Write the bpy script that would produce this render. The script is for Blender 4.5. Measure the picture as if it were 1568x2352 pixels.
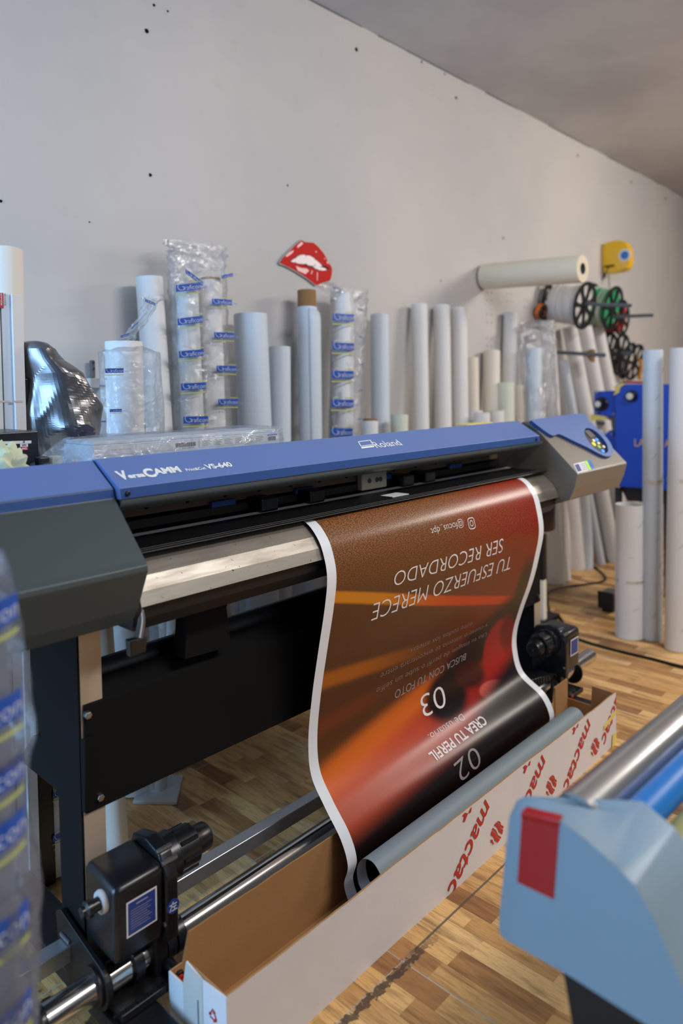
import bpy, bmesh, math, random
from mathutils import Vector, Matrix, noise
random.seed(7)
SC = bpy.context.scene
for o in list(bpy.data.objects): bpy.data.objects.remove(o, do_unlink=True)
COL = SC.collection

# ------------------------------------------------------------------ camera
FPX, PY = 1656.8, 938.4
YAW, PITCH, ROLL = 0.81534, 0.029328, -0.018515
CAMP = Vector((0, 0, 1.5))
_F = Vector((math.sin(YAW)*math.cos(PITCH), math.cos(YAW)*math.cos(PITCH), -math.sin(PITCH)))
_R = Vector((math.cos(YAW), -math.sin(YAW), 0)); _U = _R.cross(_F)
_R2 = _R*math.cos(ROLL)+_U*math.sin(ROLL); _U2 = -_R*math.sin(ROLL)+_U*math.cos(ROLL)
cd = bpy.data.cameras.new('camera'); cam = bpy.data.objects.new('camera', cd); COL.objects.link(cam)
cam.matrix_world = Matrix(((_R2.x,_U2.x,-_F.x,CAMP.x),(_R2.y,_U2.y,-_F.y,CAMP.y),(_R2.z,_U2.z,-_F.z,CAMP.z),(0,0,0,1)))
cd.sensor_fit = 'VERTICAL'; cd.sensor_height = 36; cd.sensor_width = 24
cd.lens = FPX/2352*36; cd.shift_y = (PY-1176)/2352
cd.clip_start = .02; cd.clip_end = 60
cd.dof.use_dof = True; cd.dof.focus_distance = 2.15; cd.dof.aperture_fstop = 1.55
SC.camera = cam
SC.view_settings.view_transform = 'Standard'; SC.view_settings.look = 'None'
SC.view_settings.gamma = 1; SC.view_settings.exposure = 0.0

def ray(u, v): return _F*FPX + _R2*(u-784) - _U2*(v-PY)
def atY(u, v, y): r = ray(u, v); return CAMP + r*(y/r.y)
def atX(u, v, x): r = ray(u, v); return CAMP + r*(x/r.x)
def atZ(u, v, z): r = ray(u, v); return CAMP + r*((z-1.5)/r.z)
def atP(u, v, p, n): r = ray(u, v); return CAMP + r*((Vector(p)-CAMP).dot(n)/r.dot(n))
def proj(P):
    d = Vector(P)-CAMP; z = d.dot(_F)
    return 784+FPX*d.dot(_R2)/z, PY-FPX*d.dot(_U2)/z
def depth(P): return (Vector(P)-CAMP).dot(_F)

# ------------------------------------------------------------------ world and lights
W = bpy.data.worlds.new('world'); SC.world = W; W.use_nodes = True
W.node_tree.nodes['Background'].inputs[0].default_value = (.55, .62, .72, 1)
W.node_tree.nodes['Background'].inputs[1].default_value = .15
def area(name, loc, target, sx, sy, power, col):
    l = bpy.data.lights.new(name, 'AREA'); l.shape = 'RECTANGLE'; l.size = sx; l.size_y = sy
    l.energy = power; l.color = col
    o = bpy.data.objects.new(name, l); COL.objects.link(o); o.location = loc
    o.rotation_euler = (Vector(target)-Vector(loc)).to_track_quat('-Z', 'Y').to_euler()
    return o
area('ceiling_lamp_light', (6.6, -.5, 3.2), (4.2, 2.6, 1.2), 1.4, .4, 76, (1, .91, .82))
area('overhead_lamp_light', (2.5, -1.0, 3.45), (2.2, .5, 0), 1.8, .45, 86, (1, .97, .95))
area('window_daylight', (-2.3, 2.05, 1.7), (1.4, 2.75, 1.3), 1.1, 2.6, 160, (.34, .62, 1))
area('rear_door_daylight', (1.2, -3.2, 2.9), (2.0, 1.6, .6), 2.2, 1.0, 24, (.86, .92, 1))

# ------------------------------------------------------------------ helpers
MAT = {}
def srgb(c):
    return tuple((x/255/12.92 if x/255 <= .04045 else ((x/255+.055)/1.055)**2.4) for x in c)+(1,)
def mat(name, rgb, rough=.5, metal=0, bump=0, bscale=60, var=0, vscale=6, spec=.5, **k):
    """rgb in sRGB 0..255; var = strength of a mottled darker tone"""
    m = bpy.data.materials.new(name); m.use_nodes = True; MAT[name] = m
    nt = m.node_tree; b = nt.nodes['Principled BSDF']; c = srgb(rgb)
    b.inputs['Base Color'].default_value = c; b.inputs['Roughness'].default_value = rough
    b.inputs['Metallic'].default_value = metal; b.inputs['Specular IOR Level'].default_value = spec
    for kk, v in k.items(): b.inputs[kk.replace('_', ' ')].default_value = v
    tc = nt.nodes.new('ShaderNodeTexCoord')
    if var:
        n = nt.nodes.new('ShaderNodeTexNoise'); n.inputs['Scale'].default_value = vscale; n.inputs['Detail'].default_value = 6
        nt.links.new(tc.outputs['Object'], n.inputs['Vector'])
        r = nt.nodes.new('ShaderNodeMix'); r.data_type = 'RGBA'
        r.inputs[6].default_value = c; r.inputs[7].default_value = tuple(x*(1-var) for x in c[:3])+(1,)
        nt.links.new(n.outputs[0], r.inputs[0]); nt.links.new(r.outputs[2], b.inputs['Base Color'])
    if bump:
        n = nt.nodes.new('ShaderNodeTexNoise'); n.inputs['Scale'].default_value = bscale; n.inputs['Detail'].default_value = 4
        nt.links.new(tc.outputs['Object'], n.inputs['Vector'])
        bp = nt.nodes.new('ShaderNodeBump'); bp.inputs['Strength'].default_value = bump; bp.inputs['Distance'].default_value = .004
        nt.links.new(n.outputs[0], bp.inputs['Height']); nt.links.new(bp.outputs[0], b.inputs['Normal'])
    return m

class V:
    """tiny expression builder for shader math"""
    nt = None
    def __init__(s, x): s.x = x
    @staticmethod
    def op(o, *a):
        n = V.nt.nodes.new('ShaderNodeMath'); n.operation = o
        for i, q in enumerate(a):
            q = q.x if isinstance(q, V) else q
            if isinstance(q, (int, float)): n.inputs[i].default_value = q
            else: V.nt.links.new(q, n.inputs[i])
        return V(n.outputs[0])
    def __add__(s, o): return V.op('ADD', s, o)
    __radd__ = __add__
    def __sub__(s, o): return V.op('SUBTRACT', s, o)
    def __rsub__(s, o): return V.op('SUBTRACT', o, s)
    def __mul__(s, o): return V.op('MULTIPLY', s, o)
    __rmul__ = __mul__
    def __truediv__(s, o): return V.op('DIVIDE', s, o)
def vmap(x, a, b, c=0., d=1., smooth=True):
    n = V.nt.nodes.new('ShaderNodeMapRange'); n.interpolation_type = 'SMOOTHSTEP' if smooth else 'LINEAR'; n.clamp = True
    V.nt.links.new(x.x, n.inputs[0])
    for i, q in enumerate((a, b, c, d)): n.inputs[i+1].default_value = q
    return V(n.outputs[0])
def vmix(fac, a, b):
    n = V.nt.nodes.new('ShaderNodeMix'); n.data_type = 'RGBA'
    for i, q in ((0, fac), (6, a), (7, b)):
        q = q.x if isinstance(q, V) else q
        if isinstance(q, (int, float)): n.inputs[i].default_value = q
        elif isinstance(q, tuple): n.inputs[i].default_value = q if len(q) == 4 else q+(1,)
        else: V.nt.links.new(q, n.inputs[i])
    return V(n.outputs[2])
def vnoise(vec, scale, detail=4, mp=None):
    if mp:
        m = V.nt.nodes.new('ShaderNodeMapping'); m.inputs['Scale'].default_value = mp
        V.nt.links.new(vec, m.inputs[0]); vec = m.outputs[0]
    n = V.nt.nodes.new('ShaderNodeTexNoise'); n.inputs['Scale'].default_value = scale; n.inputs['Detail'].default_value = detail
    V.nt.links.new(vec, n.inputs['Vector']); return V(n.outputs[0])

def link(o, parent=None):
    COL.objects.link(o)
    if parent: o.parent = parent
    return o
def wloc(o):
    l = Vector(o.location)
    while o.parent: o = o.parent; l = l+Vector(o.location)
    return l
def tag(o, label=None, cat=None, group=None, kind=None):
    if label: o['label'] = label
    if cat: o['category'] = cat
    if group: o['group'] = group
    if kind: o['kind'] = kind
    return o
def thing(name, label, cat, loc=(0, 0, 0), group=None):
    o = bpy.data.objects.new(name, None); COL.objects.link(o); o.location = loc; o.empty_display_size = .05
    return tag(o, label, cat, group)
def ob(name, bm, m, parent=None, smooth=False, loc=None, label=None):
    """one mesh object; bm is in world coordinates, its origin moves to the parent or to loc"""
    me = bpy.data.meshes.new(name)
    bmesh.ops.recalc_face_normals(bm, faces=bm.faces)
    org = wloc(parent) if parent else Vector(loc if loc is not None else (0, 0, 0))
    for v in bm.verts: v.co -= org
    if smooth:
        for f in bm.faces: f.smooth = True
    bm.to_mesh(me); bm.free()
    if smooth: me.set_sharp_from_angle(angle=math.radians(38))
    for q in (m if isinstance(m, (list, tuple)) else [m]):
        me.materials.append(MAT[q] if isinstance(q, str) else q)
    o = bpy.data.objects.new(name, me)
    link(o, parent)
    if not parent: o.location = org
    if label: o['label'] = label
    return o
def keepnormals(name, bm, m, parent=None, smooth=False, loc=None):
    rec = bmesh.ops.recalc_face_normals
    me = bpy.data.meshes.new(name)
    org = wloc(parent) if parent else Vector(loc if loc is not None else (0, 0, 0))
    for v in bm.verts: v.co -= org
    for f in bm.faces: f.smooth = smooth
    bm.to_mesh(me); bm.free()
    for q in (m if isinstance(m, (list, tuple)) else [m]): me.materials.append(MAT[q])
    o = bpy.data.objects.new(name, me); link(o, parent)
    if not parent: o.location = org
    return o
def B(): return bmesh.new()
def box(bm, lo, hi, bev=0, mi=0):
    lo = Vector(lo); hi = Vector(hi)
    vs = [bm.verts.new((x, y, z)) for x in (lo.x, hi.x) for y in (lo.y, hi.y) for z in (lo.z, hi.z)]
    fs = [bm.faces.new([vs[i] for i in q]) for q in ((0,1,3,2),(4,6,7,5),(0,4,5,1),(2,3,7,6),(0,2,6,4),(1,5,7,3))]
    for f in fs: f.material_index = mi
    if bev:
        es = list({e for f in fs for e in f.edges})
        bmesh.ops.bevel(bm, geom=es, offset=bev, segments=3, affect='EDGES', profile=.5)
    return bm
def hexa(bm, bot, top):
    """8 corner solid: bot and top are lists of 4 points"""
    a = [bm.verts.new(p) for p in bot]; b = [bm.verts.new(p) for p in top]
    bm.faces.new(a[::-1]); bm.faces.new(b)
    for i in range(4): bm.faces.new((a[i], a[(i+1) % 4], b[(i+1) % 4], b[i]))
    return bm
def frame(d):
    d = Vector(d).normalized(); a = Vector((0, 0, 1)) if abs(d.z) < .9 else Vector((1, 0, 0))
    x = d.cross(a).normalized(); return x, d.cross(x).normalized(), d
def lathe(bm, p0, d, prof, n=40, mi=0, cap=True):
    """prof: list of (distance along d, radius)"""
    x, y, d = frame(d); rings = []
    for t, r in prof:
        c = Vector(p0)+d*t
        rings.append([bm.verts.new(c+(x*math.cos(a)+y*math.sin(a))*r) for a in (2*math.pi*k/n for k in range(n))])
    for a, b in zip(rings, rings[1:]):
        for k in range(n):
            bm.faces.new((a[k], a[(k+1) % n], b[(k+1) % n], b[k])).material_index = mi
    if cap:
        for q in (rings[0], rings[-1]): bm.faces.new(q).material_index = mi
    return bm
def cyl(bm, p0, p1, r, n=32, mi=0, bev=0):
    p0 = Vector(p0); p1 = Vector(p1); L = (p1-p0).length
    pr = [(0, r), (L, r)] if not bev else [(0, r-bev), (bev*.3, r-bev*.3), (bev, r), (L-bev, r), (L-bev*.3, r-bev*.3), (L, r-bev)]
    return lathe(bm, p0, p1-p0, pr, n, mi)
def pipe(bm, p0, p1, r, ri, n=40):
    p0 = Vector(p0); p1 = Vector(p1); L = (p1-p0).length
    lathe(bm, p0, p1-p0, [(0, ri), (0, r), (L, r), (L, ri), (0, ri)], n, cap=False); return bm
def tube(bm, pts, r, n=10):
    pts = [Vector(p) for p in pts]; rings = []; x = None
    for i, p in enumerate(pts):
        d = (pts[min(i+1, len(pts)-1)]-pts[max(i-1, 0)]).normalized()
        if x is None: x = frame(d)[0]
        x = (x-d*x.dot(d)).normalized(); y = d.cross(x)
        rr = r[i] if isinstance(r, (list, tuple)) else r
        rings.append([bm.verts.new(p+(x*math.cos(a)+y*math.sin(a))*rr) for a in (2*math.pi*k/n for k in range(n))])
    for a, b in zip(rings, rings[1:]):
        for k in range(n): bm.faces.new((a[k], a[(k+1) % n], b[(k+1) % n], b[k]))
    bm.faces.new(rings[0]); bm.faces.new(rings[-1]); return bm
def smoothpath(P, n=8):
    P = [Vector(q) for q in P]; P = [2*P[0]-P[1]]+P+[2*P[-1]-P[-2]]; o = []
    for i in range(1, len(P)-2):
        a, b, c, d = P[i-1:i+3]
        for k in range(n):
            t = k/n; o.append(.5*((2*b)+(-a+c)*t+(2*a-5*b+4*c-d)*t*t+(-a+3*b-3*c+d)*t**3))
    o.append(P[-2]); return o
def prism(bm, prof, x0, x1, bev=0, mi=0):
    """closed (y,z) outline extruded along X"""
    a = [bm.verts.new((x0, y, z)) for y, z in prof]; b = [bm.verts.new((x1, y, z)) for y, z in prof]; n = len(prof)
    fs = [bm.faces.new(a), bm.faces.new(b[::-1])]
    for i in range(n): fs.append(bm.faces.new((a[i], b[i], b[(i+1) % n], a[(i+1) % n])))
    for f in fs: f.material_index = mi
    if bev:
        es = list({e for f in fs for e in f.edges})
        bmesh.ops.bevel(bm, geom=es, offset=bev, segments=3, affect='EDGES', profile=.5)
    return bm
def slab(bm, pts, d, bev=0, mi=0):
    """planar outline given a thickness vector d"""
    d = Vector(d); a = [bm.verts.new(Vector(p)) for p in pts]; b = [bm.verts.new(Vector(p)+d) for p in pts]; n = len(a)
    fs = [bm.faces.new(a), bm.faces.new(b[::-1])]
    for i in range(n): fs.append(bm.faces.new((a[i], b[i], b[(i+1) % n], a[(i+1) % n])))
    for f in fs: f.material_index = mi
    if bev:
        es = list({e for f in fs for e in f.edges})
        bmesh.ops.bevel(bm, geom=es, offset=bev, segments=3, affect='EDGES', profile=.5)
    return bm
_TC = {}
def textmesh(s, weight=0.0, spacing=1.0, shear=0.0):
    """flat mesh of the words: list of verts (x, y) with cap height about 1, and faces"""
    key = (s, weight, spacing, shear)
    if key in _TC: return _TC[key]
    c = bpy.data.curves.new('t', 'FONT'); c.body = s; c.size = 1; c.offset = weight; c.space_character = spacing
    c.shear = shear; c.resolution_u = 4; c.fill_mode = 'FRONT'
    o = bpy.data.objects.new('t', c); COL.objects.link(o)
    dg = bpy.context.evaluated_depsgraph_get(); me = bpy.data.meshes.new_from_object(o.evaluated_get(dg))
    vs = [v.co.copy() for v in me.vertices]; fs = [list(p.vertices) for p in me.polygons]
    bpy.data.objects.remove(o); bpy.data.curves.remove(c); bpy.data.meshes.remove(me)
    _TC[key] = (vs, fs); return _TC[key]
CAP = .73
def words(bm, s, fn, w, h, weight=0., spacing=1., mi=0, shear=0., cut=None, ox=0., oy=0.):
    """lay the words s, w wide and h tall, onto a surface: fn(x, y) -> point; x runs 0..w, y 0..h"""
    if callable(s): s, fn = fn, s
    vs, fs = textmesh(s, weight, spacing, shear)
    if not vs: return bm
    x0 = min(v.x for v in vs); x1 = max(v.x for v in vs); t = bmesh.new()
    q = [t.verts.new(((v.x-x0)/(x1-x0)*w, v.y/CAP*h, 0)) for v in vs]
    for f in fs:
        try: t.faces.new([q[i] for i in f])
        except ValueError: pass
    if cut:
        ys = [v.co.y for v in t.verts]; y = min(ys)+cut
        while y < max(ys):
            bmesh.ops.bisect_plane(t, geom=t.verts[:]+t.edges[:]+t.faces[:], plane_co=(0, y, 0), plane_no=(0, 1, 0)); y += cut
    m = {}
    for v in t.verts: m[v] = bm.verts.new(fn(v.co.x+ox, v.co.y+oy))
    for f in t.faces:
        try: bm.faces.new([m[v] for v in f.verts]).material_index = mi
        except ValueError: pass
    t.free(); return bm
def patch(bm, fn, x0, y0, x1, y1, nx=1, ny=1, mi=0):
    g = [[bm.verts.new(fn(x0+(x1-x0)*i/nx, y0+(y1-y0)*j/ny)) for i in range(nx+1)] for j in range(ny+1)]
    for j in range(ny):
        for i in range(nx): bm.faces.new((g[j][i], g[j][i+1], g[j+1][i+1], g[j+1][i])).material_index = mi
    return bm
# ------------------------------------------------------------------ materials
mat('paper', (226, 226, 226), .6, bump=.05, bscale=25, var=.05, vscale=3)
mat('paper_cool', (205, 216, 228), .5, bump=.05, bscale=25, var=.05, vscale=3)
mat('paper_warm', (232, 226, 214), .6, bump=.06, bscale=25, var=.06, vscale=3)
mat('paper_cream', (224, 214, 190), .6, var=.04)
mat('paper_green', (214, 218, 202), .6, var=.04)
mat('paper_blue', (158, 186, 220), .45)
mat('inner_paper', (150, 148, 142), .8)
mat('kraft', (150, 112, 70), .8, bump=.15, bscale=120, var=.15)
mat('cardboard', (172, 126, 78), .85, bump=.12, bscale=90, var=.1, vscale=14)
mat('cardboard_white', (222, 217, 216), .75, bump=.12, bscale=40, var=.12, vscale=9)
mat('tape', (205, 200, 190), .35, var=.05)
mat('yellow_tape', (226, 206, 110), .5)
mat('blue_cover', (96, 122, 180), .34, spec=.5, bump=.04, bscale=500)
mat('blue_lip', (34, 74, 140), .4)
mat('grey_green', (60, 70, 72), .42, bump=.12, bscale=600, spec=.5)
mat('grey_curve', (70, 88, 100), .35)
mat('cap_grey', (132, 126, 116), .38, metal=.25, bump=.08, bscale=600)
mat('teal_dark', (28, 48, 58), .5)
mat('black_metal', (17, 17, 19), .42, spec=.4)
mat('black_matte', (9, 9, 10), .8, spec=.2)
mat('black_plastic', (19, 21, 25), .3, bump=.04, bscale=300)
mat('dark_grey', (44, 44, 48), .5)
mat('mid_grey', (92, 92, 92), .5)
mat('inner_dark', (44, 38, 36), .55, bump=.05, var=.3, vscale=9)
mat('carriage_rail', (150, 124, 98), .5, var=.35, vscale=6)
mat('blue_bit', (50, 96, 176), .5)
mat('aluminium', (186, 190, 196), .34, metal=.85, bump=.04, bscale=200)
mat('leg_metal', (186, 170, 152), .45, metal=.35)
mat('chrome', (205, 203, 200), .16, metal=1)
mat('steel', (150, 150, 150), .3, metal=.9)
mat('white_print', (236, 240, 240), .5)
mat('label_white', (222, 224, 226), .5)
mat('label_ink', (64, 68, 76), .6)
mat('label_blue', (36, 58, 132), .4)
mat('ink_blue', (34, 82, 170), .4)
mat('ink_green', (170, 190, 80), .5)
mat('ink_red', (186, 48, 36), .7)
mat('ink_grey', (96, 100, 104), .7)
mat('magenta', (196, 30, 92), .5)
mat('cyan', (40, 120, 196), .5)
mat('beige', (226, 216, 190), .5)
mat('red_label', (176, 26, 48), .45)
mat('red_plastic', (168, 20, 22), .35)
mat('plotter_grey', (132, 152, 164), .42, bump=.02, bscale=400, var=.04)
mat('plotter_roller', (196, 198, 200), .22, metal=.9)
mat('plotter_blue', (24, 110, 184), .35)
mat('plotter_olive', (150, 150, 100), .5)
mat('heat_blue', (12, 72, 196), .42, bump=.1, bscale=300, var=.1)
mat('yellow_paint', (226, 176, 60), .6)
mat('knob_black', (22, 22, 24), .4)
mat('knob_white', (216, 216, 214), .5)
mat('tape_yellow', (238, 186, 20), .35, bump=.04)
mat('pvc', (96, 104, 110), .45)
mat('spool_black', (26, 26, 26), .45)
mat('wire_white', (214, 212, 208), .6)
mat('wire_green', (52, 160, 108), .5)
mat('wire_red', (190, 60, 56), .5)
mat('wire_orange', (200, 104, 30), .5)
mat('ribbon_orange', (206, 140, 50), .6)
mat('black_cable', (20, 20, 22), .5)
mat('cloth_pale', (206, 212, 176), .8, bump=.2, bscale=30)
mat('fitting', (196, 196, 196), .5)
mat('purple_dark', (38, 22, 44), .35)
mat('lip_red', (196, 26, 20), .6, spec=.2, bump=.03)
mat('lip_pink', (232, 176, 176), .35)
mat('tooth', (232, 216, 218), .35)
mat('lip_dark', (96, 20, 20), .5)
mat('acrylic_edge', (120, 132, 132), .3)
mat('old_board', (120, 104, 84), .8, bump=.4, bscale=18, var=.5, vscale=12)
def glow(name, rgb, e):
    m = mat(name, rgb, .3); b = m.node_tree.nodes['Principled BSDF']
    b.inputs['Emission Color'].default_value = srgb(rgb); b.inputs['Emission Strength'].default_value = e
glow('led_blue', (50, 130, 255), 2.0); glow('led_yellow', (220, 220, 60), .8); glow('led_white', (230, 220, 190), .6); glow('led_green', (150, 200, 70), .6)

def plastic(name, tint, clear, rough=.12, bump=.5, bscale=14):
    m = bpy.data.materials.new(name); m.use_nodes = True; MAT[name] = m; nt = m.node_tree
    nt.nodes.remove(nt.nodes['Principled BSDF']); out = nt.nodes['Material Output']
    tr = nt.nodes.new('ShaderNodeBsdfTransparent'); tr.inputs[0].default_value = (.96, .97, .98, 1)
    df = nt.nodes.new('ShaderNodeBsdfDiffuse'); df.inputs[0].default_value = srgb(tint)
    gl = nt.nodes.new('ShaderNodeBsdfGlossy'); gl.inputs['Roughness'].default_value = rough
    m1 = nt.nodes.new('ShaderNodeMixShader'); m1.inputs[0].default_value = 1-clear
    nt.links.new(tr.outputs[0], m1.inputs[1]); nt.links.new(df.outputs[0], m1.inputs[2])
    m2 = nt.nodes.new('ShaderNodeMixShader'); fr = nt.nodes.new('ShaderNodeLayerWeight'); fr.inputs[0].default_value = .28
    tc = nt.nodes.new('ShaderNodeTexCoord'); n = nt.nodes.new('ShaderNodeTexNoise'); n.inputs['Scale'].default_value = bscale
    n.inputs['Detail'].default_value = 5; n.inputs['Distortion'].default_value = 1.2
    nt.links.new(tc.outputs['Object'], n.inputs['Vector'])
    bp = nt.nodes.new('ShaderNodeBump'); bp.inputs['Strength'].default_value = bump; bp.inputs['Distance'].default_value = .03
    nt.links.new(n.outputs[0], bp.inputs['Height'])
    for q in (df, gl, fr): nt.links.new(bp.outputs[0], q.inputs['Normal'])
    mm = nt.nodes.new('ShaderNodeMath'); mm.operation = 'MULTIPLY_ADD'; mm.inputs[1].default_value = .5; mm.inputs[2].default_value = .05
    nt.links.new(fr.outputs['Fresnel'], mm.inputs[0]); nt.links.new(mm.outputs[0], m2.inputs[0])
    nt.links.new(m1.outputs[0], m2.inputs[1]); nt.links.new(gl.outputs[0], m2.inputs[2]); nt.links.new(m2.outputs[0], out.inputs[0])
plastic('clear_bag', (232, 234, 236), .86, .1, .7)
mat('shaded_roll', (128, 134, 146), .6)  # roll paper greyed in its base colour to stand in for backlit shade
plastic('milky_bag', (120, 132, 156), .72, .2, .6, 9)
plastic('clear_visor', (60, 60, 60), .9, .05, 0)

# silver bag
m = mat('silver_film', (120, 120, 124), .27, metal=.8, bump=.25, bscale=9)

# platen apron: worn satin metal
m = mat('apron_metal', (196, 188, 176), .3, metal=.8)
V.nt = m.node_tree; tc = V.nt.nodes.new('ShaderNodeTexCoord'); b = V.nt.nodes['Principled BSDF']
n1 = vnoise(tc.outputs['Object'], 6, 5, (1, 6, 6)); n2 = vnoise(tc.outputs['Object'], 90, 2)
col = vmix(vmap(n1, .35, .7), srgb((176, 169, 158)), srgb((142, 135, 125)))
V.nt.links.new(vmix(vmap(n2, .73, .76), col, srgb((60, 55, 50))).x, b.inputs['Base Color'])
V.nt.links.new(vmap(n1, .3, .7, .36, .48).x, b.inputs['Roughness'])

# wall paint
m = mat('wall_paint', (200, 198, 196), .75, spec=.3)
V.nt = m.node_tree; tc = V.nt.nodes.new('ShaderNodeTexCoord'); b = V.nt.nodes['Principled BSDF']; O = tc.outputs['Object']
big = vnoise(O, .8, 5); fine = vnoise(O, 90, 3); mid = vnoise(O, 7, 6)
c = vmix(vmap(big, .35, .7), srgb((206, 203, 200)), srgb((194, 193, 193)))
c = vmix(vmap(mid, .62, .8, 0, .35), c, srgb((186, 180, 172)))
V.nt.links.new(c.x, b.inputs['Base Color'])
bp = V.nt.nodes.new('ShaderNodeBump'); bp.inputs['Strength'].default_value = .18; bp.inputs['Distance'].default_value = .004
V.nt.links.new((fine*.6+mid).x, bp.inputs['Height']); V.nt.links.new(bp.outputs[0], b.inputs['Normal'])

# ceiling: same paint, greyer, with a cracked dark joint where it meets the wall
m = mat('ceiling_paint', (200, 198, 196), .85, spec=.2)
V.nt = m.node_tree; tc = V.nt.nodes.new('ShaderNodeTexCoord'); b = V.nt.nodes['Principled BSDF']; O = tc.outputs['Object']
c = vmix(vmap(vnoise(O, 1.1, 6), .35, .7), srgb((206, 204, 202)), srgb((188, 186, 184)))
V.nt.links.new(c.x, b.inputs['Base Color'])

# floor: laminate tiles printed with narrow wood strips that run towards the wall
m = mat('floor_wood', (170, 120, 70), .38, spec=.45)
V.nt = m.node_tree; b = V.nt.nodes['Principled BSDF']; tc = V.nt.nodes.new('ShaderNodeTexCoord')
sp = V.nt.nodes.new('ShaderNodeSeparateXYZ'); V.nt.links.new(tc.outputs['Object'], sp.inputs[0])
X, Y = V(sp.outputs[0]), V(sp.outputs[1])
TX, TY, TS = 1.43, 1.165, .60
ix = V.op('FLOOR', (X-TX)/(TS/9))
wn = V.nt.nodes.new('ShaderNodeTexWhiteNoise'); wn.noise_dimensions = '1D'; V.nt.links.new(ix.x, wn.inputs['W'])
iy = V.op('FLOOR', (Y+V(wn.outputs[0])*3.7)/.27)
cb = V.nt.nodes.new('ShaderNodeCombineXYZ'); V.nt.links.new(ix.x, cb.inputs[0]); V.nt.links.new(iy.x, cb.inputs[1])
w2 = V.nt.nodes.new('ShaderNodeTexWhiteNoise'); w2.noise_dimensions = '2D'; V.nt.links.new(cb.outputs[0], w2.inputs['Vector'])
rnd = V(w2.outputs[0])
cr = V.nt.nodes.new('ShaderNodeValToRGB'); V.nt.links.new(rnd.x, cr.inputs[0]); e = cr.color_ramp.elements
e[0].color = srgb((156, 108, 64)); e[1].color = srgb((238, 194, 134))
for p, q in ((.25, (192, 142, 86)), (.55, (220, 172, 108)), (.8, (228, 182, 118))): e.new(p).color = srgb(q)
off = V.nt.nodes.new('ShaderNodeVectorMath'); off.operation = 'ADD'
cb2 = V.nt.nodes.new('ShaderNodeCombineXYZ'); V.nt.links.new((rnd*31.).x, cb2.inputs[2])
V.nt.links.new(tc.outputs['Object'], off.inputs[0]); V.nt.links.new(cb2.outputs[0], off.inputs[1])
g1 = vnoise(off.outputs[0], 5, 6, (9, 1.1, 1)); g2 = vnoise(off.outputs[0], 30, 4, (9, .8, 1))
c = vmix(vmap(g1, .45, .72, 0, .6), V(cr.outputs[0]), srgb((104, 68, 38)))
c = vmix(vmap(g2, .45, .7, 0, .3), c, srgb((92, 60, 34)))
fx = V.op('ABSOLUTE', V.op('FRACT', (X-TX)/(TS/9)+.5)-.5); c = vmix(vmap(fx, .0, .03, .25, 0), c, srgb((80, 52, 30)))
def seam(a, o): return V.op('ABSOLUTE', V.op('FRACT', (a-o)/TS+.5)-.5)*TS
sm = V.op('MINIMUM', seam(X, TX), seam(Y, TY))
c = vmix(vmap(sm, .0012, .0022, .8, 0), c, srgb((168, 170, 164)))
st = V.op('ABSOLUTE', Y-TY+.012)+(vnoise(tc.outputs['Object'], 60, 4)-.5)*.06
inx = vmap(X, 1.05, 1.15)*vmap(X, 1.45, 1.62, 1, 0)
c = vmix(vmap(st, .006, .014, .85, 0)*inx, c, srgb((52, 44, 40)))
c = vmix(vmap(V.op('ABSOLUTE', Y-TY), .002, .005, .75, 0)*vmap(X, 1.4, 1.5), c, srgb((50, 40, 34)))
# spilled black paint under the left stand leg
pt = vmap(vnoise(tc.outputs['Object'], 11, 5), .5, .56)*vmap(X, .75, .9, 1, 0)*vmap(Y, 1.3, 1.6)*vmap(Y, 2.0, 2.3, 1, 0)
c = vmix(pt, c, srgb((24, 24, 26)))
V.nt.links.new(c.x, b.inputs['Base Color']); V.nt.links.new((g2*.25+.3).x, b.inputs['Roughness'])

# printed vinyl: picture and plain grey back (by which side of the sheet is seen)
m = mat('printed_vinyl', (90, 40, 20), .31, spec=.4)
V.nt = m.node_tree; b = V.nt.nodes['Principled BSDF']
uvn = V.nt.nodes.new('ShaderNodeUVMap'); uvn.uv_map = 'UVMap'
sp = V.nt.nodes.new('ShaderNodeSeparateXYZ'); V.nt.links.new(uvn.outputs[0], sp.inputs[0]); X, S = V(sp.outputs[0]), V(sp.outputs[1])
UVo = uvn.outputs[0]
def ell(cx, cy, rx, ry, ang=0., soft=.5):
    ca, sa = math.cos(ang), math.sin(ang); dx, dy = X-cx, S-cy
    p, q = (dx*ca+dy*sa)/rx, (dy*ca-dx*sa)/ry
    return vmap(V.op('SQRT', p*p+q*q), 1-soft, 1+soft, 1, 0)
def band(x0, s0, x1, s1, w, soft=1.):
    k = (s1-s0)/(x1-x0); d = V.op('ABSOLUTE', S-((X-x0)*k+s0)); return vmap(d, w*(1-soft*.5), w*(1+soft), 1, 0)
grain = vnoise(UVo, 150, 5, (1, 2.0, 1)); cloud = vnoise(UVo, 3, 3)
wr = vmap(X+(cloud-.5)*.5, 1.9, 2.75)                       # towards the red side
base = vmix(wr, srgb((92, 54, 26)), srgb((120, 26, 14)))
sand = vmix(wr, srgb((156, 104, 62)), srgb((178, 54, 32)))
gmask = vmap(grain, .42, .62)*vmap(S, .12, .5, 1, .12)
c = vmix(gmask, base, sand)
c = vmix(vmap(grain, .36, .46, .75, 0)*vmap(X, 2.3, 2.65)*vmap(S, .1, .2)*vmap(S, .35, .55, 1, 0), c, srgb((40, 10, 12)))
c = vmix(vmap(S, .25, .48, 0, .4)*vmap(X, 1.5, 2.4, 1, .2), c, srgb((62, 32, 12)))
stc = vmix(vmap(X, 1.6, 2.2), srgb((208, 130, 20)), srgb((200, 60, 12)))
c = vmix(band(1.48, .405, 2.64, .64, .017, .5)*vmap(X, 2.45, 2.62, 1, 0)*.9, c, stc)
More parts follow.
